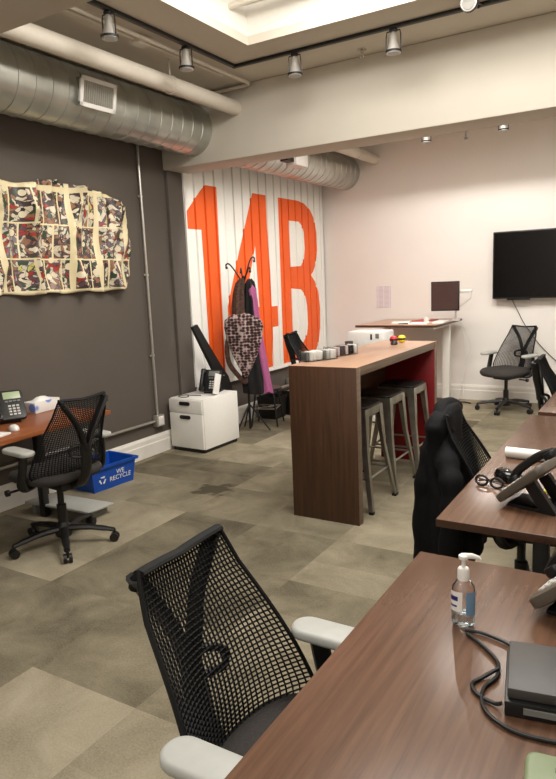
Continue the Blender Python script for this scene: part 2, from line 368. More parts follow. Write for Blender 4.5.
# ceiling with two recessed light wells
def slab(mb, x0, x1, y0, y1, z0=ZC, z1=ZC+0.06): mb.box(((x0+x1)/2, (y0+y1)/2, (z0+z1)/2), (x1-x0, y1-y0, z1-z0))
RX0, RX1, RY0, RY1 = -2.67, 0.75, 2.0, 4.19
QX0, QX1, QY0, QY1 = -3.1, 1.2, 5.32, 6.35
mb = MB()
for a in ((XL, RX0, YF, 5.0), (RX1, XR, YF, 5.0), (RX0, RX1, YF, RY0), (RX0, RX1, RY1, 5.0), (XL, QX0, 5.0, YB), (QX1, XR, 5.0, YB), (QX0, QX1, 5.0, QY0), (QX0, QX1, QY1, YB)): slab(mb, *a)
struct(mb.build('ceiling', M['ceiling'], smooth=False))
def well(name, x0, x1, y0, y1, zt):
    mb = MB(); t = 0.05
    slab(mb, x0-t, x0, y0-t, y1+t, ZC+0.06, zt); slab(mb, x1, x1+t, y0-t, y1+t, ZC+0.06, zt)
    slab(mb, x0, x1, y0-t, y0, ZC+0.06, zt); slab(mb, x0, x1, y1, y1+t, ZC+0.06, zt)
    slab(mb, x0-t, x1+t, y0-t, y1+t, zt, zt+0.05)
    return struct(mb.build(name, M['trim'], smooth=False))
well('ceiling_recess', RX0, RX1, RY0, RY1, 3.53)
well('ceiling_recess.001', QX0, QX1, QY0, QY1, 3.63)
# beams
struct(MB().box(((XL+XR)/2, 5.085, 2.97), (XR-XL, 0.33, 0.60), bev=0.012).build('trim_1', M['beam']))
struct(MB().box(((XL+XR)/2, 1.74, 2.97), (XR-XL, 0.40, 0.60), bev=0.012).build('trim_2', M['beam']))
# pilaster under the beam on the left wall
struct(MB().box((XL+0.01, 5.06, 1.335), (0.05, 0.24, 2.67), bev=0.004).build('trim_3', M['grey_wall']))
def baseboard(name, p0, p1, nrm, h=0.19):
    mb = MB(); prof = [(0, 0), (0.022, 0), (0.022, h*0.62), (0.017, h*0.66), (0.017, h*0.86), (0.008, h), (0, h)]
    a, b, n = Vector((*p0, 0)), Vector((*p1, 0)), Vector((*nrm, 0))
    mb.quadmesh([[a+n*d+Vector((0, 0, z)) for d, z in prof], [b+n*d+Vector((0, 0, z)) for d, z in prof]])
    return struct(mb.build(name, M['trim'], smooth=False))
baseboard('baseboard_left', (XL, YF), (XL, YB), (1, 0))
baseboard('baseboard_back', (XL, YB), (XR, YB), (0, -1))
baseboard('baseboard_right', (XR, YF), (XR, YB), (-1, 0))
baseboard('baseboard_front', (XL, YF), (XR, YF), (0, 1))

# ------------------------------------------------------------------ painted corrugated panel "14B"
def poly_round(pts): return pts
ONE = [(5.18, 2.31), (5.42, 2.53), (5.51, 2.59), (5.70, 2.59), (5.68, 0.56), (5.42, 0.56), (5.40, 2.14), (5.18, 2.14)]
FOUR = [(6.39, 2.59), (6.70, 2.59), (6.71, 1.29), (6.85, 1.29), (6.85, 1.04), (6.71, 1.04), (6.70, 0.56), (6.42, 0.56), (6.42, 1.06), (5.78, 1.06), (5.79, 1.34), (6.02, 1.84)]
FHOLE = [(6.40, 2.0), (6.43, 1.30), (6.11, 1.30)]
B_O = [(6.96, 2.59), (7.45, 2.59), (7.61, 2.57), (7.78, 2.50), (7.90, 2.38), (7.945, 2.2), (7.95, 1.98), (7.90, 1.80), (7.82, 1.70), (7.75, 1.65), (7.86, 1.56), (7.95, 1.42), (7.985, 1.2), (7.97, 0.92), (7.91, 0.73), (7.80, 0.60), (7.62, 0.56), (6.94, 0.56)]
B_1 = [(7.22, 2.33), (7.46, 2.33), (7.55, 2.28), (7.59, 2.20), (7.60, 2.0), (7.57, 1.86), (7.48, 1.77), (7.22, 1.76)]
B_2 = [(7.22, 1.49), (7.46, 1.47), (7.56, 1.40), (7.61, 1.26), (7.62, 1.0), (7.58, 0.87), (7.48, 0.78), (7.22, 0.76)]
POLYS = [ONE, FOUR, FHOLE, B_O, B_1, B_2]
def crossings(y):
    zs = []
    for P in POLYS:
        for i in range(len(P)):
            (ya, za), (yb, zb) = P[i], P[(i+1) % len(P)]
            if (ya <= y) != (yb <= y): zs.append(za+(zb-za)*(y-ya)/(yb-ya))
    return sorted(zs)
def panel():
    mb = MB(); bm = mb.bm
    y0, y1, z0, z1 = 5.17, 8.15, 0.53, 3.22
    per, ph = 0.172, 5.30
    def xo(y):
        t = ((y-ph)/per) % 1.0
        # narrow standing seam groove, then raised pan
        d = 0.045
        if t < 0.03: return d*(1-t/0.03)
        if t < 0.11: return 0
        if t < 0.18: return d*(t-0.11)/0.07
        return d
    ys = set([y0, y1]); k = -2
    while ph+k*per < y1:
        for t in (0, 0.03, 0.11, 0.18, 0.5, 0.75): ys.add(ph+(k+t)*per)
        k += 1
    n = 330
    for i in range(n+1): ys.add(y0+(y1-y0)*i/n)
    for P in POLYS:
        for p in P: ys.add(p[0])
    ys = sorted(y for y in ys if y0 <= y <= y1)
    X = -4.150
    for a, b in zip(ys[:-1], ys[1:]):
        if b-a < 1e-4: continue
        ca, cb = crossings(a+1e-5), crossings(b-1e-5)
        la, lb = [z0]+ca+[z1], [z0]+cb+[z1]
        if len(la) != len(lb): continue
        for i in range(len(la)-1):
            if max(la[i+1]-la[i], lb[i+1]-lb[i]) < 1e-6: continue
            vs = [bm.verts.new((X+xo(a), a, la[i])), bm.verts.new((X+xo(b), b, lb[i])), bm.verts.new((X+xo(b), b, lb[i+1])), bm.verts.new((X+xo(a), a, la[i+1]))]
            f = bm.faces.new(vs); f.material_index = i % 2
    bmesh.ops.remove_doubles(bm, verts=bm.verts, dist=1e-5)
    o = mb.build('painted_wall_panel', [M['panel_white'], M['panel_orange']], ang=20)
    tag(o, 'white ribbed metal wall panel painted with a huge orange 14B', 'wall panel')
    f = MB(); f.box((-4.13, 6.66, 0.522), (0.06, 2.98, 0.02)); f.box((-4.13, 5.162, 1.9), (0.06, 0.012, 2.7))
    f.build('edge_strip', M['panel_white'], o)
    return o
panel()

# ------------------------------------------------------------------ ducts, pipes, tracks
def spiral_duct(name, label, y0, y1, group):
    t = thing(name, label, 'duct', (-3.765, y0, 2.965), 0, group)
    R0 = 0.215; prof = []; L_ = y1-y0; n = int(L_/0.135)
    prof.append((R0, 0))
    for i in range(1, n):
        y = i*L_/n
        prof += [(R0, y-0.006), (R0+0.005, y-0.003), (R0+0.005, y+0.003), (R0, y+0.006)]
    prof.append((R0, L_))
    MB().lathe(prof, n=40, axis='Y').build('tube', M['galv'], t, ang=25)
    return t
d1 = spiral_duct('spiral_duct', 'shiny galvanised spiral air duct along grey wall above the art', 0.6, 4.92, 'galvanised air ducts')
d2 = spiral_duct('spiral_duct', 'spiral air duct above the orange 14B panel, beyond the beam', 5.25, 8.17, 'galvanised air ducts')
def grille(parent, y, zc, w_, h_, frame):
    # register box on the room side of the duct, tilted down a little
    e = MB(); e.M = Matrix.Translation((0.19, y, zc)) @ Euler((0, math.radians(12), 0)).to_matrix().to_4x4()
    e.box((0, 0, 0), (0.10, w_*0.92, h_*0.92))
    box = e.build('register_box', M['galv'], parent, smooth=False)
    f = MB(); f.M = Matrix.Translation((0.245, y, zc)) @ Euler((0, math.radians(12), 0)).to_matrix().to_4x4()
    t = 0.03
    f.box((0, 0, h_/2-t/2), (0.018, w_, t), bev=0.003); f.box((0, 0, -h_/2+t/2), (0.018, w_, t), bev=0.003)
    f.box((0, w_/2-t/2, 0), (0.018, t, h_), bev=0.003); f.box((0, -w_/2+t/2, 0), (0.018, t, h_), bev=0.003)
    g = f.build('register_frame', M['white_plastic'], parent, smooth=False)
    l = MB(); l.M = f.M
    for k in range(14):
        yy = -w_/2+t+(w_-2*t)*(k+0.5)/14
        l.box((0.0, yy, 0), (0.012, 0.004, h_-2*t), rot=(0, 0, 0.5))
    l.build('louvre', M['conduit'], g, smooth=False)
grille(d1, 2.93, -0.02, 0.34, 0.20, 0)
b_ = MB(); b_.box((0.20, 1.20, -0.04), (0.18, 0.26, 0.22), bev=0.004); b_.build('register_box', M['white_plastic'], d2)
b_ = MB(); b_.box((0.20, 0.98, -0.04), (0.14, 0.14, 0.17)); b_.build('dark_gap_block', M['black_metal'], d2, smooth=False)  # black block standing in for the dark open gap beside the vent box

def pipe(name, label, y0, y1, x, z, r, m, group):
    mb = MB(); mb.tube([(x, y0, z), (x, y1, z)], r, 16)
    for y in (y0+(y1-y0)*0.35, y0+(y1-y0)*0.8): mb.tube([(x, y-0.012, z), (x, y+0.012, z)], r+0.006, 16); mb.tube([(x, y, z), (x, y, ZC-0.001)], 0.006, 6)
    return tag(mb.build(name, m), label, 'pipe', group)
pipe('sprinkler_pipe', 'thick white pipe hung beside the galvanised duct near the beam', 0.6, 4.92, -3.29, 3.085, 0.062, M['white_pipe'], 'white ceiling pipes')
pipe('sprinkler_pipe', 'white pipe at ceiling beyond the beam, ending at white wall', 5.25, 8.17, -3.33, 3.09, 0.062, M['white_pipe'], 'white ceiling pipes')
mb = MB(); mb.tube(spline([(-3.09, 0.8, 3.235), (-3.09, 2.5, 3.235), (-3.09, 4.60, 3.235), (-3.09, 4.80, 3.235), (-3.14, 4.87, 3.235), (-3.4, 4.88, 3.235), (-3.75, 4.88, 3.235)], 6), 0.014, 8)
tag(mb.build('ceiling_conduit', M['white_pipe']), 'thin conduit bent at the beam, along the ceiling behind track', 'conduit')
mb = MB(); mb.tube([(-3.16, 0.8, 3.245), (-3.16, 3.55, 3.245)], 0.012, 8); mb.box((-3.16, 3.6, 3.24), (0.09, 0.12, 0.05), bev=0.006); mb.tube([(-3.16, 3.65, 3.245), (-3.16, 4.55, 3.245)], 0.012, 8)
tag(mb.build('ceiling_conduit', M['white_pipe']), 'thin straight conduit with a small junction box beside black track', 'conduit')

# track rails and heads
def rail(label, a, b):
    a, b = Vector(a), Vector(b); d = (b-a); c = (a+b)/2
    sx = (abs(d.x)+0.035, 0.035) if abs(d.x) > abs(d.y) else (0.035, abs(d.y)+0.035)
    o = MB().box((c.x, c.y, 3.258), (sx[0], sx[1], 0.022), bev=0.003).build('track_rail', M['black_metal'])
    return tag(o, label, 'light track', 'ceiling light tracks')
rail('black lighting track running along ceiling parallel to the grey wall', (-2.985, 1.98, 0), (-2.985, 4.44, 0))
rail('black lighting track across the ceiling in front of the beam', (-2.985, 4.48, 0), (0.6, 4.48, 0))
emis = bpy.data.materials.new('lamp_face'); emis.use_nodes = True
eb = emis.node_tree.nodes['Principled BSDF']; eb.inputs['Base Color'].default_value = (0.25, 0.24, 0.22, 1); eb.inputs['Emission Color'].default_value = (1, 0.86, 0.66, 1); eb.inputs['Emission Strength'].default_value = 0.08
def head(loc, label, aim, drop=0.0, s=1.12, tilt=0):
    
    t = thing('ceiling_spotlight', label, 'spotlight', loc, 0, 'track spotlights')
    mb = MB(); mb.tube([(0, 0, 0), (0, 0, -0.012-drop)], 0.012*s, 10); mb.box((0, 0, -0.010), (0.05, 0.03, 0.02), bev=0.003); mb.build('stem', M['black_metal'], t)
    z0 = -0.012-drop
    mb = MB()
    for sx in (-1, 1):
        mb.tube([(0, 0, z0), (sx*0.042*s, 0, z0-0.005), (sx*0.046*s, 0, z0-0.03), (sx*0.046*s, 0, z0-0.12*s)], 0.004*s, 6)
    mb.lathe([(0.048*s, z0-0.125*s), (0.050*s, z0-0.115*s), (0.044*s, z0-0.115*s), (0.043*s, z0-0.125*s)], n=20)
    mb.build('yoke', M['black_metal'], t)
    mb = MB(); mb.lathe([(0.012*s, z0-0.01), (0.022*s, z0-0.03), (0.024*s, z0-0.06*s), (0.034*s, z0-0.09*s), (0.044*s, z0-0.13*s), (0.040*s, z0-0.131*s)], n=20); mb.build('lamp_can', M['satin'], t)
    mb = MB(); mb.lathe([(0.037*s, z0-0.1315*s), (0.034*s, z0-0.134*s), (0.01*s, z0-0.136*s)], n=16); mb.build('lens', emis, t)
    if tilt:
        for ch in t.children: ch.rotation_euler = (0, 0, 0)
        t.rotation_euler = (tilt, 0.25, 0)
    if aim: spot('track_spot', Vector(loc)+Vector((0, 0, z0-0.15*s)), *aim)
    return t
ZR = 3.247
head((-2.985, 3.13, ZR), 'chrome track spotlight nearest, leftmost on the long track by the duct', ((-4.1, 3.3, 1.7), 20))
head((-2.985, 3.87, ZR), 'chrome track spotlight on the long track, second from the left', ((-4.1, 4.0, 1.7), 20))
head((-2.45, 4.48, ZR), 'chrome track spotlight on cross track, left one below the recess corner', None)
head((-1.68, 4.48, ZR), 'chrome track spotlight on cross track, next to ceiling sprinkler', None)
head((-1.12, 4.45, ZR), 'chrome track spotlight at top edge of the photo, right end of track', None, tilt=-1.4)
head((-2.16, 6.66, ZC-0.001), 'small spotlight beyond the beam, left of the two above white wall', ((-2.16, 6.70, 0), 38, 167, 0.25, (1, 0.95, 0.88)), drop=0.218, s=1.0)
head((-1.41, 6.66, ZC-0.001), 'small spotlight beyond the beam, right of the two above the television', ((-1.41, 6.70, 0), 38, 167, 0.25, (1, 0.95, 0.88)), drop=0.218, s=1.0)
mb = MB(); mb.lathe([(0.032, 0), (0.032, -0.008), (0.012, -0.012), (0.010, -0.04), (0.018, -0.045), (0.008, -0.06), (0.020, -0.064), (0.020, -0.068)], n=14)
o = mb.build('fire_sprinkler', M['chrome'], loc=(-2.04, 4.78, ZC)); tag(o, 'chrome fire sprinkler head on ceiling between track spotlights', 'sprinkler')
mb = MB(); mb.lathe([(0.02, 0), (0.02, -0.006), (0.008, -0.010), (0.008, -0.34), (0.016, -0.345), (0.016, -0.36)], n=10)
o = mb.build('fire_sprinkler', M['dark_grey'], loc=(-1.80, 6.80, ZC)); tag(o, 'tiny sprinkler head beyond the beam between the two far spotlights', 'sprinkler')
mb = MB(); mb.tube([(-2.75, 2.6, 3.44), (0.9, 2.6, 3.44)], 0.001, 6); mb.bm.clear(); mb.tube([(RX0, 3.98, 3.46), (RX1, 3.98, 3.46)], 0.02, 10)
tag(mb.build('recess_pipe', M['white_pipe']), 'white pipe crossing inside the bright ceiling recess', 'pipe')

# ------------------------------------------------------------------ wall art
def wall_art():
    mb = MB(); bm = mb.bm; uvl = bm.loops.layers.uv.new('UVMap')
    y0, y1 = 2.55, 4.33; nu, nv = 110, 44
    def top(y):  return 2.40+0.006*math.sin(y*21)+0.014*math.sin(y*7+1)-max(0, (y-4.12))*0.75+ (0.03 if abs(y-3.52) < 0.1 else 0)
    def bot(y):  return 1.575+0.008*math.sin(y*17)+max(0, y-4.24)*0.5
    def xo(y, v):
        w_ = y+0.030*math.sin(v*5+y*3)
        a = 1-abs(math.sin(w_*7.6+0.4*math.sin(v*5)))
        b = 1-abs(math.sin(w_*13.1+1.1+0.7*math.sin(v*4+2)))
        return 0.030+0.10*a**2.0+0.05*b**2+0.010*math.sin(v*9+y*8)+0.012*noise.noise(Vector((y*9, v*4, 0)))
    V = []
    for i in range(nu+1):
        u = i/nu; row = []
        for j in range(nv+1):
            v = j/nv
            ye = y1-0.035*math.sin(v*PI*1.3+2.6)-0.05*max(0, v-0.82)/0.18-0.03*max(0, 0.12-v)/0.12+0.012*math.sin(v*14)
            y = y0+(ye-y0)*u
            z = bot(y)+(top(y)-bot(y))*v
            row.append((bm.verts.new((XL+max(0.012, xo(y, v)), y, z)), (y*1.08+0.02*math.sin(v*5), z)))
        V.append(row)
    for i in range(nu):
        for j in range(nv):
            q = [V[i][j], V[i+1][j], V[i+1][j+1], V[i][j+1]]
            f = bm.faces.new([p[0] for p in q])
            for lp, p in zip(f.loops, q): lp[uvl].uv = p[1]
    o = mb.build('wall_art', M['comic'], ang=60)
    md = o.modifiers.new('thickness', 'SOLIDIFY'); md.thickness = 0.004
    return tag(o, 'crumpled sheet of printed picture pages mounted on the grey wall', 'wall art')
wall_art()

# conduit on grey wall
t = thing('wall_conduit', 'steel conduit down grey wall into outlet box above the baseboard', 'conduit', (-4.125, 4.56, 0))
MB().tube([(0, 0, 2.85), (0, 0, 0.38)], 0.013, 10).build('vertical_run', M['conduit'], t)
MB().tube([(0, -0.02, 0.325), (0, -3.6, 0.325)], 0.013, 10).build('horizontal_run', M['conduit'], t)
mb = MB(); mb.box((0.005, 0.01, 0.325), (0.055, 0.11, 0.11), bev=0.006); mb.build('outlet_box', M['conduit'], t)
mb = MB(); mb.box((0.036, 0.01, 0.325), (0.006, 0.075, 0.085), bev=0.004); mb.build('outlet_plate', M['white_plastic'], t)
for z in (0.95, 1.7, 2.4): MB().box((-0.008, 0, z), (0.012, 0.06, 0.02), bev=0.003).build('strap', M['conduit'], t)
t = thing('outlet_box', 'white outlet on a steel conduit stub on wall under 14B panel', 'outlet', (-4.13, 6.98, 0.30))
MB().box((0.03, 0.10, 0), (0.07, 0.10, 0.11), bev=0.006).build('box', M['conduit'], t)
MB().box((0.068, 0.10, 0), (0.006, 0.085, 0.10), bev=0.003).build('cover_plate', M['white_plastic'], t)
MB().tube([(0.03, -0.32, -0.03), (0.03, 0.06, -0.03)], 0.016, 10).build('conduit_stub', M['conduit'], t)

# ------------------------------------------------------------------ television, paper, cable
t = thing('television', 'large black flat television mounted on white back wall', 'television', (-1.09, 8.06, 1.66))
MB().box((0, 0.02, 0), (1.43, 0.045, 0.785), bev=0.006).build('body', M['black_plastic'], t)
MB().box((0, -0.0035, 0.004), (1.40, 0.003, 0.75)).build('screen', M['screen_black'], t, smooth=False)
MB().box((0, 0.075, 0), (0.5, 0.07, 0.35)).build('wall_mount', M['black_metal'], t, smooth=False)
MB().box((-0.42, 0.02, -0.40), (0.26, 0.035, 0.022), bev=0.004).build('sensor_bar', M['black_plastic'], t)
mb = MB(); mb.tube(spline([(-1.60, 8.10, 1.28), (-1.53, 8.15, 1.12), (-1.44, 8.155, 0.945), (-1.27, 8.155, 0.71), (-1.08, 8.155, 0.52), (-0.9, 8.15, 0.4)], 5), 0.004, 6)
tag(mb.build('television_cable', M['cable']), 'thin dark cable trailing diagonally below the television', 'cable')
def noticem():
    m = bpy.data.materials.new('printed_notice'); m.use_nodes = True; nt = m.node_tree; b = nt.nodes['Principled BSDF']
    tc = nt.nodes.new('ShaderNodeTexCoord'); br = nt.nodes.new('ShaderNodeTexBrick'); mp = nt.nodes.new('ShaderNodeMapping')
    mp.inputs['Rotation'].default_value = (PI/2, 0, 0); nt.links.new(tc.outputs['Object'], mp.inputs['Vector']); nt.links.new(mp.outputs[0], br.inputs['Vector'])
    br.inputs['Scale'].default_value = 1; br.inputs['Brick Width'].default_value = 0.08; br.inputs['Row Height'].default_value = 0.016; br.inputs['Mortar Size'].default_value = 0.006; br.offset = 0
    br.inputs['Color1'].default_value = br.inputs['Color2'].default_value = (*s2l((176, 160, 170)), 1); br.inputs['Mortar'].default_value = (*s2l((232, 224, 226)), 1)
    nt.links.new(br.outputs['Color'], b.inputs['Base Color']); b.inputs['Roughness'].default_value = 0.7; return m
t = thing('wall_notice', 'small sheet of printed paper taped to white wall near 14B', 'notice', (-3.24, 8.166, 1.32))
MB().box((0, 0, 0), (0.20, 0.004, 0.28)).build('sheet', noticem(), t, smooth=False)

# ------------------------------------------------------------------ desks
def desk(label, x0, x1, y0, y1, mtop, medge, z=0.73, rot=0.0, group='walnut desks'):
    cx, cy = (x0+x1)/2, (y0+y1)/2
    t = thing('desk', label, 'desk', (cx, cy, 0), rot, group)
    sx, sy = x1-x0, y1-y0
    mb = MB(); mb.box((0, 0, z-0.016), (sx, sy, 0.030), bev=0.003)
    for f in mb.bm.faces:
        f.material_index = 0
    o = mb.build('tabletop', [mtop, medge], t)
    for f in o.data.polygons:
        if abs(f.normal.z) < 0.5: f.material_index = 1
    for px in (-sx/2+0.35, sx/2-0.06):
        for py in (-sy/2+0.06, sy/2-0.06):
            MB().box((px, py, (z-0.031)/2), (0.05, 0.05, z-0.031), bev=0.004).build('leg', M['black_metal'], t)
    MB().box((sx/2-0.06, 0, z-0.20), (0.02, sy-0.17, 0.30)).build('modesty_panel', medge, t, smooth=False)
    return t
desk('long walnut desk in the foreground holding the sanitizer bottle', -0.635, 0.25, -0.1, 1.88, M['desk'], M['desk_edge'])
desk('walnut desk with black jacket chair beside it, second from camera', -0.675, 0.25, 2.17, 4.06, M['desk'], M['desk_edge'])
desk('walnut desk at right edge, farthest of the three in the row', -0.65, 0.27, 4.17, 6.0, M['desk'], M['desk_edge'])
tl = thing('desk', 'reddish wood desk against the grey wall with phone and tissues', 'desk', (-3.72, 2.28, 0), math.radians(3.5), 'walnut desks')
mb = MB(); mb.box((0.015, 0, 0.714), (0.73, 1.94, 0.030), bev=0.003); mb.build('tabletop', M['desk_left'], tl)
for px, py in ((-0.28, 0.88), (-0.28, -0.88), (0.22, -0.88), (0.0, 0.62)):
    MB().box((px, py, 0.349), (0.05, 0.05, 0.698), bev=0.004).build('leg', M['black_metal'], tl)

# ------------------------------------------------------------------ office chairs
def sayl(name, label, loc, rotz, group='black mesh office chairs', dz=0.0):
    t = thing(name, label, 'chair', loc, rotz, group)
    # star base
    mb = MB(); mb.lathe([(0.028, 0.055), (0.05, 0.06), (0.055, 0.09), (0.040, 0.13), (0.030, 0.15)], n=20)
    tips = []
    for k in range(5):
        a = math.radians(90+72*k+18); d = Vector((math.cos(a), math.sin(a), 0))
        mb.tube(spline([d*0.03+Vector((0, 0, 0.105)), d*0.14+Vector((0, 0, 0.105)), d*0.25+Vector((0, 0, 0.088)), d*0.315+Vector((0, 0, 0.075))], 3), [0.027]*4+[0.023]*3+[0.019]*3, 8, sq=(1, 0.75))
        tips.append((d*0.315, a))
    base = mb.build('star_base', M['black_plastic'], t)
    for p, a in tips:
        mb = MB(); d = Vector((-math.sin(a), math.cos(a), 0)); c = p+Vector((0, 0, 0.028))
        for s in (-1, 1): mb.tube([c+d*s*0.006, c+d*s*0.026], 0.028, 14)
        mb.tube([p+Vector((0, 0, 0.03)), p+Vector((0, 0, 0.08))], 0.010, 8)
        mb.build('caster', M['black_plastic'], base)
    MB().lathe([(0.030, 0.12), (0.030, 0.24), (0.020, 0.245), (0.020, 0.40+dz)], n=18).build('gas_column', M['black_metal'], t)
    # mechanism under seat
    mb = MB(); mb.box((0, -0.03, 0.395+dz), (0.20, 0.30, 0.05), bev=0.018); mb.box((0, 0.0, 0.415+dz), (0.44, 0.06, 0.03), bev=0.012)
    mb.tube([(-0.21, 0.06, 0.39+dz), (-0.30, 0.06, 0.39+dz)], 0.008, 8); mb.tube([(-0.30, 0.06, 0.39+dz), (-0.32, 0.06, 0.39+dz)], 0.020, 12)
    mb.build('tilt_mechanism', M['black_plastic'], t)
    # seat
    mb = MB(); rings = []
    for s, z, yo in ((0.82, -0.042, 0), (0.95, -0.030, 0), (1.0, -0.008, 0), (0.99, 0.012, 0), (0.93, 0.028, 0), (0.75, 0.036, 0), (0.4, 0.030, 0), (0.1, 0.028, 0)):
        rg = []
        for k in range(40):
            a = 2*PI*k/40; ca, sa = math.cos(a), math.sin(a)
            x = 0.255*s*math.copysign(abs(ca)**0.62, ca); y = 0.235*s*math.copysign(abs(sa)**0.62, sa)
            x *= 1.0+0.10*(y/0.235)*0.5
            drop = -0.028*max(0, (y/0.235))**3
            rg.append((x, y+0.01, 0.462+dz+z+drop))
        rings.append(rg)
    mb.quadmesh(rings); mb.build('seat', M['seat_fabric'], t, ang=60)
    # back web
    nu, nv = 30, 42
    def bk(u, v):
        z = 0.435+0.525*v
        hw = 0.152+0.118*(1-v)**0.85
        if v < 0.16: hw *= 0.72+0.28*math.sin(v/0.16*PI/2)
        yc = -0.205-0.135*v**1.1+0.030*math.sin(PI*min(1, v*1.25))*(1 if v < 0.8 else 1)-0.012*0
        cur = (0.105*(1-v)**1.4+0.012)*abs(u)**2.2
        y = yc+cur
        if v < 0.12: y += 0.05*(1-v/0.12)**2*(1-abs(u)**2)
        return Vector((u*hw, y, z+dz-0.012*(1-abs(u))*v))
    mb = MB(); bm = mb.bm
    G = [[bm.verts.new(bk(-1+2*i/nu, j/nv)) for i in range(nu+1)] for j in range(nv+1)]
    for j in range(nv):
        for i in range(nu): bm.faces.new((G[j][i], G[j][i+1], G[j+1][i+1], G[j+1][i]))
    bmesh.ops.recalc_face_normals(bm, faces=bm.faces)
    bmesh.ops.wireframe(bm, faces=bm.faces[:], thickness=0.0074, offset=0, use_replace=True, use_boundary=True, use_even_offset=False, use_crease=False, crease_weight=0, use_relative_offset=False)
    web = mb.build('back_web', M['web_black'], t, smooth=False)
    # solid top band and side edges of the web
    mb = MB()
    mb.tube([bk(-1+2*i/16, 0.985)+Vector((0, 0, 0.002)) for i in range(17)], 0.017, 8, sq=(1, 0.5))
    for s in (-1, 1): mb.tube([bk(s, k/20) for k in range(21)], 0.0065, 6)
    mb.tube([bk(-1+2*i/16, 0.0) for i in range(17)], 0.009, 6)
    for s in (-1, 1):
        p = bk(s*0.96, 0.985); mb.tube([p+Vector((-s*0.008, -0.03, -0.045)), p+Vector((-s*0.006, -0.022, -0.02)), p+Vector((-s*0.006, 0.0, -0.004))], 0.015, 8)
    mb.build('web_edge', M['web_black'], web)
    # Y tower
    mb = MB()
    stem = spline([(0, -0.10, 0.395+dz), (0, -0.22, 0.41+dz), (0, -0.285, 0.48+dz), (0, -0.315, 0.58+dz), (0, -0.325, 0.68+dz)], 4)
    mb.tube(stem, 0.030, 10, sq=(1.2, 0.7))
    for s in (-1, 1):
        p = bk(s*0.94, 0.96)
        mb.tube(spline([(s*0.008, -0.322, 0.64+dz), (s*0.03, -0.330, 0.72+dz), (s*0.075, -0.345, 0.82+dz), (p.x, p.y-0.022, p.z)], 5), 0.027, 8, sq=(1.0, 0.6))
    mb.build('back_tower', M['black_plastic'], t)
    # lumbar hoop between tower and web
    mb = MB(); c = [(0.0, -0.318, 0.60), (-0.045, -0.30, 0.598), (-0.075, -0.275, 0.61), (-0.078, -0.275, 0.65), (-0.05, -0.30, 0.668), (0, -0.322, 0.665)]
    for s in (-1, 1): mb.tube(spline([(s*x, y, z+dz) for x, y, z in c], 4), 0.011, 8)
    mb.build('lumbar_support', M['black_plastic'], t)
    for s in (-1, 1):
        mb = MB(); mb.tube(spline([(s*0.20, -0.02, 0.415+dz), (s*0.262, -0.05, 0.42+dz), (s*0.288, -0.07, 0.46+dz), (s*0.285, -0.09, 0.55+dz), (s*0.275, -0.10, 0.635+dz)], 4), [0.026]*9+[0.022]*8, 10, sq=(1.2, 0.8))
        a = mb.build('armrest', M['black_plastic'], t)
        MB().rbox((s*0.272, -0.045, 0.648+dz), (0.095, 0.26, 0.030), 0.045, 0.010, 8).build('arm_pad', M['arm_grey'], a, ang=50)
    return t
def facing(fx, fy): return math.atan2(-fx, fy)
chair = sayl('office_chair', 'black mesh office chair in foreground tucked at the near walnut desk', (-0.675, 1.16, 0), facing(1, 0.0))
left_chair = dup(chair, (-3.22, 2.61, 0), facing(-0.99, 0.12), 'black mesh office chair at reddish desk beside the blue bin')
for ch in left_chair.children:                      # this one is set a little higher on its gas column
    if not ch.name.startswith('star_base'): ch.location.z = 0.025
    else: ch.rotation_euler.z = math.radians(-13)
dup(chair, (-1.54, 7.62, 0), facing(-0.40, -0.92), 'black mesh office chair below the television by white wall')
dup(chair, (-0.53, 3.03, 0), facing(0.99, 0.10), 'black mesh office chair with a black jacket over its back')
dup(chair, (-0.45, 5.06, 0), facing(1, 0.02), 'mesh office chair at right edge behind the farthest walnut desk')
hi = sayl('office_chair', 'raised dark mesh chair behind the tall bar table, beside 14B', (-3.09, 6.02, 0), facing(0.98, 0.2), dz=0.09)

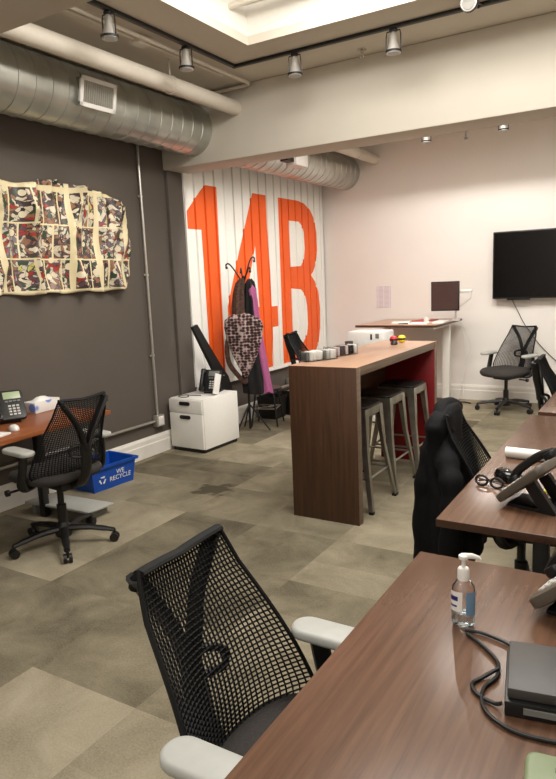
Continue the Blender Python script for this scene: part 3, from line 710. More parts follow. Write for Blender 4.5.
# jacket
def jacket():
    t = thing('jacket', 'black padded jacket draped over an office chair by second desk', 'jacket', (-0.90, 2.98, 0), 0)
    mb = MB(); rings = []
    # z, centre x, centre y, half x, half y
    S = [(0.985, 0.03, 0.03, 0.008, 0.03), (0.980, 0.03, 0.03, 0.030, 0.09), (0.955, 0.028, 0.0, 0.050, 0.175), (0.91, 0.02, -0.005, 0.060, 0.21), (0.84, 0.02, 0.0, 0.060, 0.19), (0.74, 0.01, 0.0, 0.068, 0.195),
         (0.66, 0.02, -0.01, 0.085, 0.20), (0.60, 0.045, -0.01, 0.115, 0.22), (0.50, 0.06, -0.015, 0.135, 0.235), (0.40, 0.065, -0.015, 0.14, 0.24), (0.32, 0.07, -0.015, 0.135, 0.235), (0.26, 0.075, -0.01, 0.12, 0.22)]
    P = []
    for a, b in zip(S[:-1], S[1:]):
        for k in range(3): P.append(tuple(a[i]+(b[i]-a[i])*k/3 for i in range(5)))
    P.append(S[-1])
    for z, cx, cy, hx, hy in P:
        rg = []
        for k in range(56):
            a = 2*PI*k/56; ca, sa = math.cos(a), math.sin(a)
            f = 1+0.10*noise.noise(Vector((ca*2.2, sa*2.2, z*3.5)))+0.06*math.sin(a*9+z*6)*(1.05-z)
            quilt = 1+0.03*math.cos(z*2*PI/0.09)
            zz = z+(0.05*math.sin(a*3+1)*max(0, 0.6-z))
            rg.append((cx+hx*f*quilt*math.copysign(abs(ca)**0.8, ca), cy+hy*f*math.copysign(abs(sa)**0.8, sa), zz))
        rings.append(rg)
    mb.quadmesh(rings[::-1]); mb.build('body', M['jacket'], t, ang=80)
    for pts in ([(0.03, -0.06, 0.90), (0.0, -0.13, 0.78), (-0.025, -0.16, 0.6), (-0.03, -0.17, 0.35), (-0.02, -0.16, 0.17)],
                [(0.03, -0.08, 0.84), (0.085, -0.19, 0.75), (0.125, -0.255, 0.665), (0.13, -0.27, 0.50), (0.11, -0.255, 0.24)]):
        mb = MB(); q = spline(pts, 6); n = len(q)
        mb.tube(q, [0.050+0.005*math.sin(i*1.3)+0.006*(1-i/n) for i in range(n)], 14); mb.build('sleeve', M['jacket'], t, ang=80)
    mb = MB(); q = spline([(0.035, -0.10, 0.94), (0.005, 0.0, 0.96), (0.015, 0.10, 0.96), (0.04, 0.15, 0.94)], 6)
    mb.tube(q, [0.030+0.012*math.sin(PI*i/len(q)) for i in range(len(q))], 12); mb.build('collar', M['jacket'], t, ang=80)
jacket()

# ------------------------------------------------------------------ bar table and stools
t = thing('bar_table', 'tall walnut waterfall bar table with a red inner end panel', 'table', (-1.885, 3.66, 0))
BZ, BW, BL = 1.04, 0.49, 1.65
mb = MB(); mb.box((0, BL/2, BZ-0.03), (BW-0.002, BL, 0.06), bev=0.002)
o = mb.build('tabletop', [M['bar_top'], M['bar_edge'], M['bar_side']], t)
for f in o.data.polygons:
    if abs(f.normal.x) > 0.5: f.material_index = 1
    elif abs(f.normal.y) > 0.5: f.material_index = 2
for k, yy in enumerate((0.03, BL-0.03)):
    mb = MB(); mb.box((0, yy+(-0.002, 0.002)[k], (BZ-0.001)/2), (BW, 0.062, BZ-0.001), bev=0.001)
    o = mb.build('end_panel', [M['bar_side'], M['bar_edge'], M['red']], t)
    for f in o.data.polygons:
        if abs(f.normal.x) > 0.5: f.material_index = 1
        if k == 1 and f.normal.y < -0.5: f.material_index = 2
MB().box((-0.20, BL/2, 0.80), (0.02, BL-0.13, 0.36), bev=0.002).build('apron', M['bar_side'], t)
def stool(loc, rotz, label):
    t = thing('bar_stool', label, 'stool', loc, rotz, 'metal bar stools under the bar table')
    hs, hb, zs = 0.15, 0.228, 0.715
    mb = MB(); mb.rbox((0, 0, zs), (2*hs+0.01, 2*hs+0.01, 0.022), 0.045, 0.008, 6); mb.build('seat', M['dark_seat'], t)
    # skirt under seat
    mb = MB()
    for s in (-1, 1):
        mb.box((s*(hs+0.002), 0, zs-0.035), (0.006, 2*hs-0.06, 0.055)); mb.box((0, s*(hs+0.002), zs-0.035), (2*hs-0.06, 0.006, 0.055))
    mb.build('skirt', M['steel'], t, smooth=False)
    for sx in (-1, 1):
        for sy in (-1, 1):
            mb = MB(); rings = []
            for z, h, w_ in ((zs-0.008, hs+0.005, 0.062), (zs-0.06, hs+0.008, 0.060), (0.40, hs+0.024, 0.042), (0.02, hb, 0.030), (0.0, hb+0.001, 0.028)):
                ox, oy = sx*h, sy*h; t_ = 0.005
                # folded sheet angle section
                L_ = [(ox, oy), (ox-sx*w_, oy), (ox-sx*w_, oy-sy*t_), (ox-sx*t_, oy-sy*t_), (ox-sx*t_, oy-sy*w_), (ox, oy-sy*w_)]
                rings.append([(x, y, z) for x, y in L_])
            mb.quadmesh(rings); lg = mb.build('leg', M['steel'], t, smooth=False)
            MB().box((sx*(hb-0.012), sy*(hb-0.012), 0.010), (0.034, 0.034, 0.02), bev=0.004).build('foot_cap', M['black_plastic'], lg)
    mb = MB(); hz = 0.23; hh = hs+0.034
    for s in (-1, 1):
        mb.tube([(-hh, s*hh*0.98, hz), (hh, s*hh*0.98, hz)], 0.008, 8); mb.tube([(s*hh*0.98, -hh, hz+0.0), (s*hh*0.98, hh, hz+0.0)], 0.008, 8)
    mb.build('foot_rail', M['steel'], t)
    mb = MB()
    for s in (-1, 1): mb.tube([(-hs, -s*hs, zs-0.09), (hs, s*hs, zs-0.09)], 0.006, 6)
    mb.build('cross_brace', M['steel'], t)
    return t
M['dark_seat'] = mat('dark_stool_seat', (28, 22, 20), 0.5, var=0.15)
s0 = stool((-1.865, 4.099, 0), 0, 'metal bar stool nearest the camera under the bar table')
dup(s0, (-1.865, 4.557, 0), 0, 'middle metal bar stool of the three under the bar table')
dup(s0, (-1.84, 5.014, 0), 0, 'metal bar stool farthest from camera, against the red panel')

# things on the bar
def bin_rack(loc, rotz, label, dark, n=3):
    t = thing('card_holder', label, 'card holder', loc, rotz, 'clear boxes on the bar')
    mb = MB(); s = 0.003; L_, D_, H_ = 0.26, 0.09, 0.075
    mb.box((0, 0, s/2), (L_, D_, s)); 
    for x in (-L_/2, L_/2): mb.box((x, 0, H_/2), (s, D_, H_))
    for y in (-D_/2, D_/2): mb.box((0, y, H_/2), (L_, s, H_))
    mb.build('tray', M['acrylic'], t, smooth=False)
    cols = [M['paper'], M['pale_pink'], M['key_grey'], M['white_plastic'], M['grey_plastic'], M['key_grey'], M['paper']] if not dark else [M['dark_grey'], M['black_plastic'], M['pale_pink'], M['paper'], M['dark_grey'], M['black_plastic']]
    for k in range(9):
        x = -L_/2+0.018+k*(L_-0.036)/8
        MB().box((x, random.uniform(-0.006, 0.006), 0.036+random.uniform(-0.002, 0.004)), (0.024, 0.074, 0.062), rot=(0, random.uniform(-0.05, 0.05), random.uniform(-0.05, 0.05)), bev=0.002).build('packet', cols[random.randrange(len(cols))], t)
    return t
bin_rack((-2.06, 3.96, BZ), math.radians(62), 'clear box of pale packets on near end of bar table', False)
bin_rack((-2.02, 4.24, BZ), math.radians(70), 'clear box of dark printed packets, farther along the bar', True)
t = thing('pen_cup', 'small dark cup standing behind the clear boxes on bar', 'cup', (-2.055, 4.46, BZ))
MB().lathe([(0.028, 0), (0.032, 0.08), (0.029, 0.08), (0.025, 0.006)], n=16).build('cup', M['dark_grey'], t)
def toy(loc, m, label):
    t = thing('toy_ball', label, 'ball', loc, 0.4, 'toy balls on the bar')
    MB().lathe([(0.002, 0), (0.020, 0.004), (0.031, 0.018), (0.034, 0.034), (0.031, 0.050), (0.020, 0.062), (0.002, 0.066)], n=18).build('ball', m, t, ang=60)
    MB().lathe([(0.0325, 0.026), (0.0348, 0.034), (0.0325, 0.042)], n=18).build('seam_band', M['black_plastic'], t)
toy((-1.925, 5.06, BZ), M['redball'], 'small red ball on far part of the bar table')
toy((-1.885, 5.14, BZ), M['yellow'], 'small yellow ball on the bar beside the red one')
mb = MB(); mb.lathe([(0.002, 0), (0.028, 0.0), (0.030, 0.012), (0.02, 0.03), (0.002, 0.034)], n=14)
tag(mb.build('black_ball', M['black_plastic'], loc=(-1.895, 4.99, BZ)), 'small black puck lying in front of the red ball', 'puck')

# ------------------------------------------------------------------ standing desk with monitor
t = thing('standing_desk', 'white legged standing desk with walnut top by the back wall', 'desk', (-2.665, 7.56, 0))
SZ = 1.035
mb = MB(); mb.box((0, 0, SZ-0.014), (0.98, 1.06, 0.028), bev=0.003); o = mb.build('tabletop', [M['bar_top'], M['desk_edge']], t)
for f in o.data.polygons:
    if abs(f.normal.z) < 0.5: f.material_index = 1
for px in (-0.36, 0.39):
    mb = MB(); mb.box((px, 0.20, 0.53), (0.085, 0.06, 0.94), bev=0.004); lg = mb.build('leg', M['white_lam'], t)
    MB().box((px, 0.10, 0.018), (0.09, 0.70, 0.036), bev=0.006).build('foot', M['white_lam'], lg)
mb = MB(); mb.box((0, 0.2, SZ-0.055), (0.86, 0.05, 0.05)); mb.box((0.40, 0.0, SZ-0.045), (0.06, 0.9, 0.03)); mb.build('frame', M['white_lam'], t, smooth=False)
t = thing('monitor', 'dark brown monitor screen on white arm above the standing desk', 'monitor', (-2.25, 7.62, SZ), math.radians(4))
MB().box((0, 0, 0.295), (0.33, 0.03, 0.345), bev=0.004).build('casing', M['black_plastic'], t)
MB().box((0, -0.0165, 0.297), (0.305, 0.003, 0.318)).build('screen', M['screen_brown'], t, smooth=False)
mb = MB(); mb.tube([(0.0, 0.035, 0.30), (0.0, 0.06, 0.29), (0.17, 0.06, 0.345), (0.30, 0.05, 0.35)], 0.017, 10); mb.tube([(0.28, 0.05, 0.345), (0.28, 0.05, 0.27), (0.10, 0.12, 0.13), (0.10, 0.12, 0.03)], 0.013, 10)
mb.lathe([(0.05, 0), (0.05, 0.012), (0.02, 0.02), (0.018, 0.05)], c=(0.10, 0.12, 0), n=16); mb.build('arm', M['white_plastic'], t)
def block(name, label, cat, loc, s, m, rotz=0, bev=0.004, group=None):
    o = MB().box((0, 0, s[2]/2), s, bev=bev).build(name, m, loc=loc); o.rotation_euler = (0, 0, rotz); return tag(o, label, cat, group)
for k, (x, y, rz, lab, m) in enumerate(((-2.72, 7.40, 0.3, 'white papers lying at the middle of the standing desk', 'paper'), (-2.52, 7.70, -0.2, 'red printed magazine lying at back of the standing desk', 'stone_red'), (-2.44, 7.26, 0.1, 'white sheets by the monitor on standing desk', 'paper'))):
    block('paper_stack', lab, 'papers', (x, y, SZ), (0.21, 0.28, 0.012), M[m], rz, 0.002, 'papers on the standing desk')
mb = MB(); mb.lathe([(0.03, 0), (0.034, 0.06), (0.03, 0.06), (0.027, 0.006)], n=16)
tag(mb.build('mug', M['white_plastic'], loc=(-2.44, 7.50, SZ)), 'small white mug on the standing desk by monitor', 'mug')
mb = MB(); mb.tube([(-2.66, 7.16, SZ+0.006), (-2.57, 7.22, SZ+0.006)], 0.006, 8); tag(mb.build('pen', M['black_plastic']), 'black pen lying on the standing desk near edge', 'pen')
block('keyboard', 'white keyboard on the standing desk below the monitor', 'keyboard', (-2.24, 7.40, SZ), (0.13, 0.36, 0.018), M['white_plastic'], 0.1)
mb = MB(); mb.tube(spline([(-2.17, 7.99, 1.0), (-2.15, 8.05, 0.8), (-2.13, 8.07, 0.55), (-2.16, 8.08, 0.3), (-2.14, 8.05, 0.06)], 6), 0.004, 6); tag(mb.build('desk_cable', M['white_plastic']), 'thin white cable hanging straight from standing desk', 'cable', 'cables behind the standing desk')
mb = MB(); mb.tube(spline([(-2.17, 7.90, 1.0), (-2.10, 8.0, 0.85), (-2.06, 8.06, 0.66), (-2.12, 8.08, 0.45), (-2.18, 8.06, 0.2), (-2.2, 8.0, 0.02)], 6), 0.004, 6); tag(mb.build('desk_cable', M['white_plastic']), 'thin white cable bowing outward from standing desk', 'cable', 'cables behind the standing desk')
mb = MB(); mb.tube(spline([(-2.30, 7.30, 0.012), (-2.18, 7.42, 0.012), (-2.10, 7.62, 0.012), (-2.22, 7.72, 0.012), (-2.12, 7.90, 0.012), (-2.0, 7.85, 0.012)], 6), 0.008, 6); tag(mb.build('floor_cable', M['cable']), 'black cable coiled on floor at standing desk foot', 'cable')
# printer on a low cabinet
t = thing('low_cabinet', 'white low cabinet behind the bar table carrying the printer', 'cabinet', (-2.77, 6.72, 0))
MB().box((0, 0, 0.40), (0.62, 0.5, 0.76), bev=0.004).build('body', M['white_lam'], t)
MB().box((0, 0, 0.01), (0.58, 0.46, 0.02)).build('plinth', M['dark_grey'], t, smooth=False)
t = thing('printer', 'white printer box under the standing desk edge, behind bar', 'printer', (-2.80, 6.66, 0.78))
MB().box((0, 0, 0.115), (0.42, 0.32, 0.225), bev=0.012).build('body', M['white_plastic'], t)
MB().box((0.07, -0.161, 0.17), (0.02, 0.004, 0.06)).build('slot', M['black_plastic'], t, smooth=False)
MB().box((0.14, -0.161, 0.18), (0.04, 0.004, 0.05)).build('control_panel', M['grey_plastic'], t, smooth=False)
MB().box((-0.06, -0.165, 0.03), (0.26, 0.012, 0.012)).build('paper_tray', M['key_grey'], t, smooth=False)
mb = MB(); mb.tube(spline([(-0.06, 0, 0.02), (-0.03, 0.0, 0.10), (0.03, 0, 0.15), (0.06, 0, 0.06)], 5), 0.022, 10); mb.box((0, 0, 0.02), (0.15, 0.12, 0.04), bev=0.008)
tag(mb.build('tape_dispenser', M['black_plastic'], loc=(-2.50, 6.62, 0.78)), 'black desktop tape dispenser beside the white printer', 'dispenser')

# ------------------------------------------------------------------ file cabinet with phone
t = thing('file_cabinet', 'white two drawer file cabinet against the grey wall', 'cabinet', (-3.885, 4.985, 0), math.radians(-2))
CW, CD, CH = 0.41, 0.56, 0.52
mb = MB(); mb.box((0, 0.01, 0.035+(CH-0.035)/2), (CW, CD-0.02, CH-0.035), bev=0.004); mb.build('body', M['white_lam'], t)
MB().box((0, 0, 0.018), (CW-0.03, CD-0.04, 0.034)).build('plinth', M['black_plastic'], t, smooth=False)
for z0, z1 in ((0.385, 0.513), (0.042, 0.381)):
    mb = MB(); mb.box((0, -CD/2+0.004, (z0+z1)/2), (CW-0.006, 0.02, z1-z0), bev=0.003); d = mb.build('drawer', M['white_lam'], t)
    MB().rbox((0, 0, 0), (0.13, 0.036, 0.012), 0.016, 0.003).build('handle', M['black_plastic'], d)
    h = d.children[0]; h.rotation_euler = (PI/2, 0, 0); h.location = (-0.005, -CD/2-0.009, z1-0.036)

def desk_phone(label, loc, rotz, s=1.0, tilt=35, lcd='lcd', slabm='black_plastic'):
    """faces local -y"""
    t = thing('desk_phone', label, 'phone', loc, rotz, 'black desk phones')
    T = Matrix.Translation((0, -0.09*s, 0.022*s)) @ Euler((math.radians(tilt), 0, 0)).to_matrix().to_4x4()
    def part(name, m, fn, parent=t, smooth=True):
        mb = MB(); mb.M = T; fn(mb); return mb.build(name, m, parent, smooth)
    part('housing', M[slabm], lambda b: b.rbox((0, 0.115*s, 0.0), (0.22*s, 0.23*s, 0.032*s), 0.03*s, 0.008*s))
    part('display', M[lcd], lambda b: b.box((0.035*s, 0.185*s, 0.017*s), (0.11*s, 0.055*s, 0.004*s), bev=0.001))
    def keys(b):
        for i in range(3):
            for j in range(4): b.box((0.035*s+(i-1)*0.026*s, 0.035*s+j*0.022*s, 0.018*s), (0.018*s, 0.013*s, 0.006*s), bev=0.0015)
    part('keypad', M['key_grey'], keys, smooth=False)
    part('line_keys', M['grey_plastic'], lambda b: [b.box((0.035*s+(i-1.5)*0.026*s, 0.138*s, 0.018*s), (0.020*s, 0.012*s, 0.006*s), bev=0.001) for i in range(4)], smooth=False)
    def hand(b):
        b.tube(spline([(-0.072*s, 0.01*s, 0.034*s), (-0.072*s, 0.06*s, 0.052*s), (-0.072*s, 0.16*s, 0.052*s), (-0.072*s, 0.22*s, 0.036*s)], 4), 0.017*s, 10)
        b.rbox((-0.072*s, 0.022*s, 0.030*s), (0.055*s, 0.055*s, 0.03*s), 0.02*s, 0.006*s); b.rbox((-0.072*s, 0.205*s, 0.030*s), (0.055*s, 0.055*s, 0.03*s), 0.02*s, 0.006*s)
    part('handset', M['black_plastic'], hand)
    mb = MB(); ct, st = math.cos(math.radians(tilt)), math.sin(math.radians(tilt))
    for x in (-0.06*s, 0.06*s):
        mb.prism([(-0.02*s, 0.0), (0.12*s, 0.0), (0.12*s, 0.010*s), (-0.09*s+0.17*s*ct+0.005, 0.17*s*st), (-0.09*s+0.13*s*ct, 0.13*s*st), (0.06*s, 0.012*s), (-0.02*s, 0.012*s)], x-0.012*s, x+0.012*s, 'X')
    mb.box((0, 0.03*s, 0.006*s), (0.14*s, 0.18*s, 0.012*s), bev=0.003)
    mb.build('stand', M['black_plastic'], t)
    return t
desk_phone('black desk phone standing on the white file cabinet', (-3.86, 5.10, CH), math.radians(15), 1.0, 62, 'grey_plastic')
mb = MB(); mb.box((0, 0, 0.11), (0.012, 0.09, 0.20), rot=(math.radians(-18), 0, 0), bev=0.002)
o = mb.build('paper_card', M['paper'], loc=(-3.725, 5.00, CH-0.003)); tag(o, 'white card leaning by the phone on the file cabinet', 'card')
mb = MB(); mb.tube(spline([(-3.98, 4.86, CH+0.005), (-3.93, 4.80, CH+0.005), (-3.98, 4.76, CH+0.005), (-4.05, 4.80, CH+0.005), (-4.0, 4.84, CH+0.012), (-3.93, 4.88, CH+0.005), (-3.85, 4.9, CH+0.005)], 5), 0.004, 6)
tag(mb.build('coiled_cord', M['cable']), 'black cord coiled on the front of white file cabinet', 'cord')
# leaning black slab behind the cabinet
t = thing('folded_stand', 'black tapered board leaning behind the white file cabinet', 'board', (-3.90, 5.36, 0.0))
mb = MB(); rings = []
for z, y, hw, th in ((0.0, 0.12, 0.085, 0.03), (0.45, 0.03, 0.085, 0.03), (0.62, -0.03, 0.078, 0.028), (0.75, -0.12, 0.060, 0.022), (1.0, -0.30, 0.048, 0.018), (1.20, -0.44, 0.040, 0.014)):
    rings.append([(a*th, y+b*hw, z+b*hw*0.25) for a, b in ((-1, -1), (1, -1), (1, 1), (-1, 1))])
mb.quadmesh(rings); mb.build('board', M['black_plastic'], t, ang=20)
MB().lathe([(0.011, 0), (0.011, 0.01), (0.002, 0.012)], c=(0.027, -0.045, 0.66), axis='X', n=12).build('bolt', M['chrome'], t)

# ------------------------------------------------------------------ coat rack and clothes
RX_, RY_ = -3.80, 5.66
DA = math.radians(-58); DR = (math.cos(DA), -math.sin(DA), math.sin(DA), math.cos(DA))
t = thing('coat_rack', 'black metal coat rack with curled hooks standing before 14B', 'coat rack', (RX_, RY_, 0))
MB().tube([(0, 0, 0.03), (0, 0, 1.66)], 0.014, 10).build('pole', M['black_metal'], t)
for a, hgt in ((200, 0.0), (75, 0.06), (330, -0.05), (130, -0.05)):
    d = Vector((math.cos(math.radians(a)), math.sin(math.radians(a)), 0))
    mb = MB(); mb.tube(spline([(0, 0, 1.56), d*0.03+Vector((0, 0, 1.63)), d*0.10+Vector((0, 0, 1.74+hgt)), d*0.145+Vector((0, 0, 1.79+hgt)), d*0.175+Vector((0, 0, 1.78+hgt)), d*0.17+Vector((0, 0, 1.755+hgt))], 5), 0.008, 8)
    mb.lathe([(0.002, -0.014), (0.012, -0.008), (0.014, 0), (0.012, 0.008), (0.002, 0.014)], c=d*0.17+Vector((0, 0, 1.75+hgt)), n=10); mb.build('hook', M['black_metal'], t)
for a in (20, 140, 260):
    d = Vector((math.cos(math.radians(a)), math.sin(math.radians(a)), 0))
    mb = MB(); mb.tube(spline([Vector((0, 0, 0.30)), d*0.08+Vector((0, 0, 0.20)), d*0.18+Vector((0, 0, 0.06)), d*0.22+Vector((0, 0, 0.012))], 4), 0.009, 8); mb.build('foot', M['black_metal'], t)
def drape(name, label, cat, loc, S, m, n=40, fold=0.15, ff=7, flat=1.0):
    """stack of folded cross-sections, (z, cx, cy, hx, hy)"""
    mb = MB(); P = []
    for a, b in zip(S[:-1], S[1:]):
        for k in range(5): P.append(tuple(a[i]+(b[i]-a[i])*k/5 for i in range(5)))
    P.append(S[-1]); ph = random.uniform(0, 6)
    rings = []
    for z, cx, cy, hx, hy in P:
        rings.append([(cx+hx*(1+fold*math.sin(ff*2*PI*k/n+ph+z*1.5)+0.10*noise.noise(Vector((k*0.4, z*6, ph))))*math.cos(2*PI*k/n), cy+hy*(1+fold*math.sin(ff*2*PI*k/n+ph+z*1.5))*math.sin(2*PI*k/n), z+0.012*math.sin(3*2*PI*k/n+ph)) for k in range(n)])
    mb.quadmesh(rings); o = mb.build(name, m, loc=(RX_+DR[0]*(loc[0])+DR[1]*loc[1], RY_+DR[2]*loc[0]+DR[3]*loc[1], 0), ang=80); o.rotation_euler = (0, 0, DA); return tag(o, label, cat)
drape('knit_shawl', 'patterned knitted shawl hanging in a point from coat rack', 'shawl', (0.09, -0.02, 0),
      [(0.60, -0.01, 0.0, 0.012, 0.012), (0.70, 0.0, 0, 0.035, 0.06), (0.85, 0.0, 0, 0.05, 0.12), (1.00, 0, 0, 0.06, 0.165), (1.13, 0, 0, 0.065, 0.185), (1.20, 0, 0, 0.06, 0.175), (1.25, 0, 0, 0.05, 0.12), (1.27, 0, 0, 0.03, 0.05)], M['knit'])
drape('coat', 'black coat hanging below the patterned shawl on the coat rack', 'coat', (0.0, 0.07, 0),
      [(0.42, 0, 0.02, 0.06, 0.13), (0.55, 0, 0.01, 0.07, 0.13), (0.8, 0, 0, 0.065, 0.11), (1.1, 0, 0, 0.06, 0.09), (1.4, 0, 0, 0.05, 0.07), (1.58, 0, 0, 0.04, 0.05), (1.62, 0, 0, 0.02, 0.02)], M['black_cloth'])
drape('pink_scarf', 'long pink scarf hanging at the right side of coat rack', 'scarf', (0.02, 0.145, 0),
      [(0.42, 0, 0.055, 0.025, 0.06), (0.6, 0, 0.04, 0.03, 0.05), (0.9, 0, 0.0, 0.03, 0.05), (1.3, 0, -0.04, 0.028, 0.045), (1.52, 0, -0.06, 0.03, 0.05), (1.56, 0, -0.06, 0.012, 0.02)], M['pink_cloth'], ff=5)
drape('brown_scarf', 'brown woven scarf bunched at the top of the coat rack', 'scarf', (0.05, -0.06, 0),
      [(1.22, 0, 0, 0.05, 0.07), (1.35, 0, 0.0, 0.05, 0.065), (1.48, 0, 0.01, 0.045, 0.055), (1.58, 0, 0.03, 0.035, 0.045), (1.63, 0, 0.05, 0.012, 0.02)], M['brown_cloth'], ff=5)
mb = MB(); mb.M = Matrix.Translation((RX_, RY_, 0)) @ Matrix.Rotation(DA, 4, 'Z')
mb.tube(spline([(0.06, -0.15, 1.10), (0.05, -0.20, 0.95), (0.04, -0.19, 0.76), (0.05, -0.10, 0.62), (0.06, -0.03, 0.55), (0.04, 0.01, 0.64)], 6), 0.026, 10, sq=(1, 0.6))
tag(mb.build('bag_strap', M['brown_cloth']), 'brown strap looping out left of the patterned shawl', 'strap')

# black wire stool and bins behind coat rack
t = thing('wire_stool', 'black round wire stool on the floor behind coat rack', 'stool', (-3.80, 6.02, 0), 0.3)
MB().lathe([(0.17, 0.40), (0.18, 0.41), (0.17, 0.425), (0.02, 0.43)], n=28).build('seat', M['black_plastic'], t)
for a in (45, 135, 225, 315):
    d = Vector((math.cos(math.radians(a)), math.sin(math.radians(a)), 0)); mb = MB()
    mb.tube([d*0.14+Vector((0, 0, 0.40)), d*0.21+Vector((0, 0, 0.006))], 0.010, 8); mb.build('leg', M['black_metal'], t)
mb = MB()
for z, r in ((0.20, 0.175),):
    ps = [Vector((math.cos(math.radians(a)), math.sin(math.radians(a)), 0))*r+Vector((0, 0, z)) for a in (45, 135, 225, 315)]
    for i in range(4): mb.tube([ps[i], ps[(i+1) % 4]], 0.007, 6)
    mb.tube([ps[0], ps[2]], 0.007, 6); mb.tube([ps[1], ps[3]], 0.007, 6)
mb.build('rung', M['steel'], t)
def bin_(name, label, loc, s, m, rotz=0):
    t = thing(name, label, 'bin', loc, rotz, 'floor bins under the 14B panel')
    mb = MB(); sx, sy, h = s; k = 0.86; e = 0.006
    q = lambda f, z, d=0: [(x*(sx/2*f-d), y*(sy/2*f-d), z) for x, y in ((-1, -1), (1, -1), (1, 1), (-1, 1))]
    mb.quadmesh([q(k, 0), q(1, h), q(1, h, e), q(k, e*2, e)]); mb.build('tub', m, t, smooth=False)
    return t
bin_('waste_bin', 'black bin on floor under the outlet, right of wire stool', (-3.92, 6.66, 0), (0.30, 0.30, 0.24), M['black_plastic'])
bin_('waste_bin', 'black bin partly hidden behind the wire stool legs', (-3.95, 6.37, 0), (0.26, 0.26, 0.26), M['black_plastic'])

# ------------------------------------------------------------------ blue recycling box
t = thing('recycling_box', 'blue recycling box with white lettering by the baseboard', 'recycling bin', (-3.93, 3.62, 0), math.radians(-4))
mb = MB(); sx, sy, h, k, e = 0.33, 0.46, 0.205, 0.88, 0.006
q = lambda f, z, d=0: [(x*(sx/2*f-d), y*(sy/2*f-d), z) for x, y in ((-1, -1), (1, -1), (1, 1), (-1, 1))]
mb.quadmesh([q(k, 0), q(1, h), q(1, h, e), q(k, e*2, e)]); tub = mb.build('tub', M['blue'], t, smooth=False)
mb = MB(); mb.quadmesh([q(1.0, h-0.022, -0.016), q(1.0, h, -0.018), q(1.0, h, 0.002), q(1.0, h-0.022, 0.002), q(1.0, h-0.022, -0.016)], cap=False); mb.build('rim', M['blue'], t, smooth=False)
tiltb = math.atan2(sx/2*(1-k), h)
T0 = Euler((PI/2+0, 0, PI/2)).to_matrix()
text_mesh('lettering', 'WE\nRECYCLE', 0.055, M['ink_white'], t, (sx/2*0.945+0.004, 0.06, 0.098), (PI/2+tiltb, 0, PI/2))
# three chasing arrows mark
mb = MB()
for kk in range(3):
    a = math.radians(90+120*kk)
    R_ = Matrix.Rotation(math.radians(120*kk), 4, 'Z')
    mb.M = Matrix.Translation((sx/2*0.945+0.004, -0.125, 0.09)) @ Euler((PI/2+tiltb, 0, PI/2)).to_matrix().to_4x4() @ R_
    mb.prism([(-0.018, 0.018), (0.010, 0.018), (0.010, 0.012), (0.026, 0.024), (0.010, 0.036), (0.010, 0.030), (-0.018, 0.030)], 0, 0.0015)
mb.build('recycling_mark', M['ink_white'], t, smooth=False)

# footrest under left desk
t = thing('footrest', 'flat grey footrest board on floor behind the left chair', 'footrest', (-3.64, 3.02, 0), math.radians(3))
MB().box((0, 0, 0.075), (0.62, 0.26, 0.018), rot=(math.radians(-4), 0, 0), bev=0.006).build('board', M['arm_grey'], t)
for x in (-0.24, 0.24): MB().box((x, 0, 0.032), (0.04, 0.22, 0.064), bev=0.004).build('foot', M['grey_plastic'], t)

# ------------------------------------------------------------------ left desk things
desk_phone('black desk phone with pale display on the reddish desk', (-3.80, 2.72, 0.73), math.radians(62), 1.0, 50)
t = thing('tissue_box', 'white and blue patterned tissue box on the reddish desk', 'tissue box', (-3.90, 3.08, 0.73), math.radians(5))
def tissuem():
    m = bpy.data.materials.new('blue_dotted_card'); m.use_nodes = True; nt = m.node_tree; b = nt.nodes['Principled BSDF']
    tc = nt.nodes.new('ShaderNodeTexCoord'); v = nt.nodes.new('ShaderNodeTexVoronoi'); v.inputs['Scale'].default_value = 9; nt.links.new(tc.outputs['Object'], v.inputs['Vector'])
    r = nt.nodes.new('ShaderNodeValToRGB'); r.color_ramp.elements[0].position = 0.28; r.color_ramp.elements[0].color = (*s2l((110, 140, 214)), 1); r.color_ramp.elements[1].position = 0.36; r.color_ramp.elements[1].color = (*s2l((232, 230, 226)), 1)
    nt.links.new(v.outputs['Distance'], r.inputs[0]); nt.links.new(r.outputs[0], b.inputs['Base Color']); b.inputs['Roughness'].default_value = 0.6; return m
MB().box((0, 0, 0.04), (0.12, 0.24, 0.08), bev=0.003).build('carton', tissuem(), t)
mb = MB(); mb.quadmesh([[(0.05*math.cos(a*PI/8)*s*(1+0.3*math.sin(a*2)), 0.08*math.sin(a*PI/8)*s, z) for a in range(16)] for s, z in ((1.0, 0.078), (0.8, 0.090), (0.45, 0.104), (0.1, 0.108))]); mb.build('tissue', M['paper'], t, ang=80)
def mouse(label, loc, rotz, m, s=1.0):
    t = thing('computer_mouse', label, 'mouse', loc, rotz, 'computer mice')
    rings = []
    for f, z in ((0.92, 0), (1, 0.006), (0.97, 0.016), (0.85, 0.027), (0.6, 0.034), (0.25, 0.037)):
        rings.append([(0.031*s*f*math.cos(2*PI*k/24), 0.055*s*f*math.sin(2*PI*k/24)-0.004*(1-f), z*s) for k in range(24)])
    MB().quadmesh(rings).build('shell', m, t, ang=60)
    MB().tube([(0, 0.024*s, 0.0335*s), (0, 0.036*s, 0.029*s)], 0.004*s, 8).build('scroll_wheel', M['dark_grey'], t)
mouse('white computer mouse on edge of the reddish desk', (-3.52, 2.55, 0.73), 1.2, M['white_plastic'])
block('notepad', 'pale notepad at the photo edge on reddish desk', 'notepad', (-3.49, 2.38, 0.73), (0.12, 0.17, 0.012), M['paper'], 0.2, 0.002)

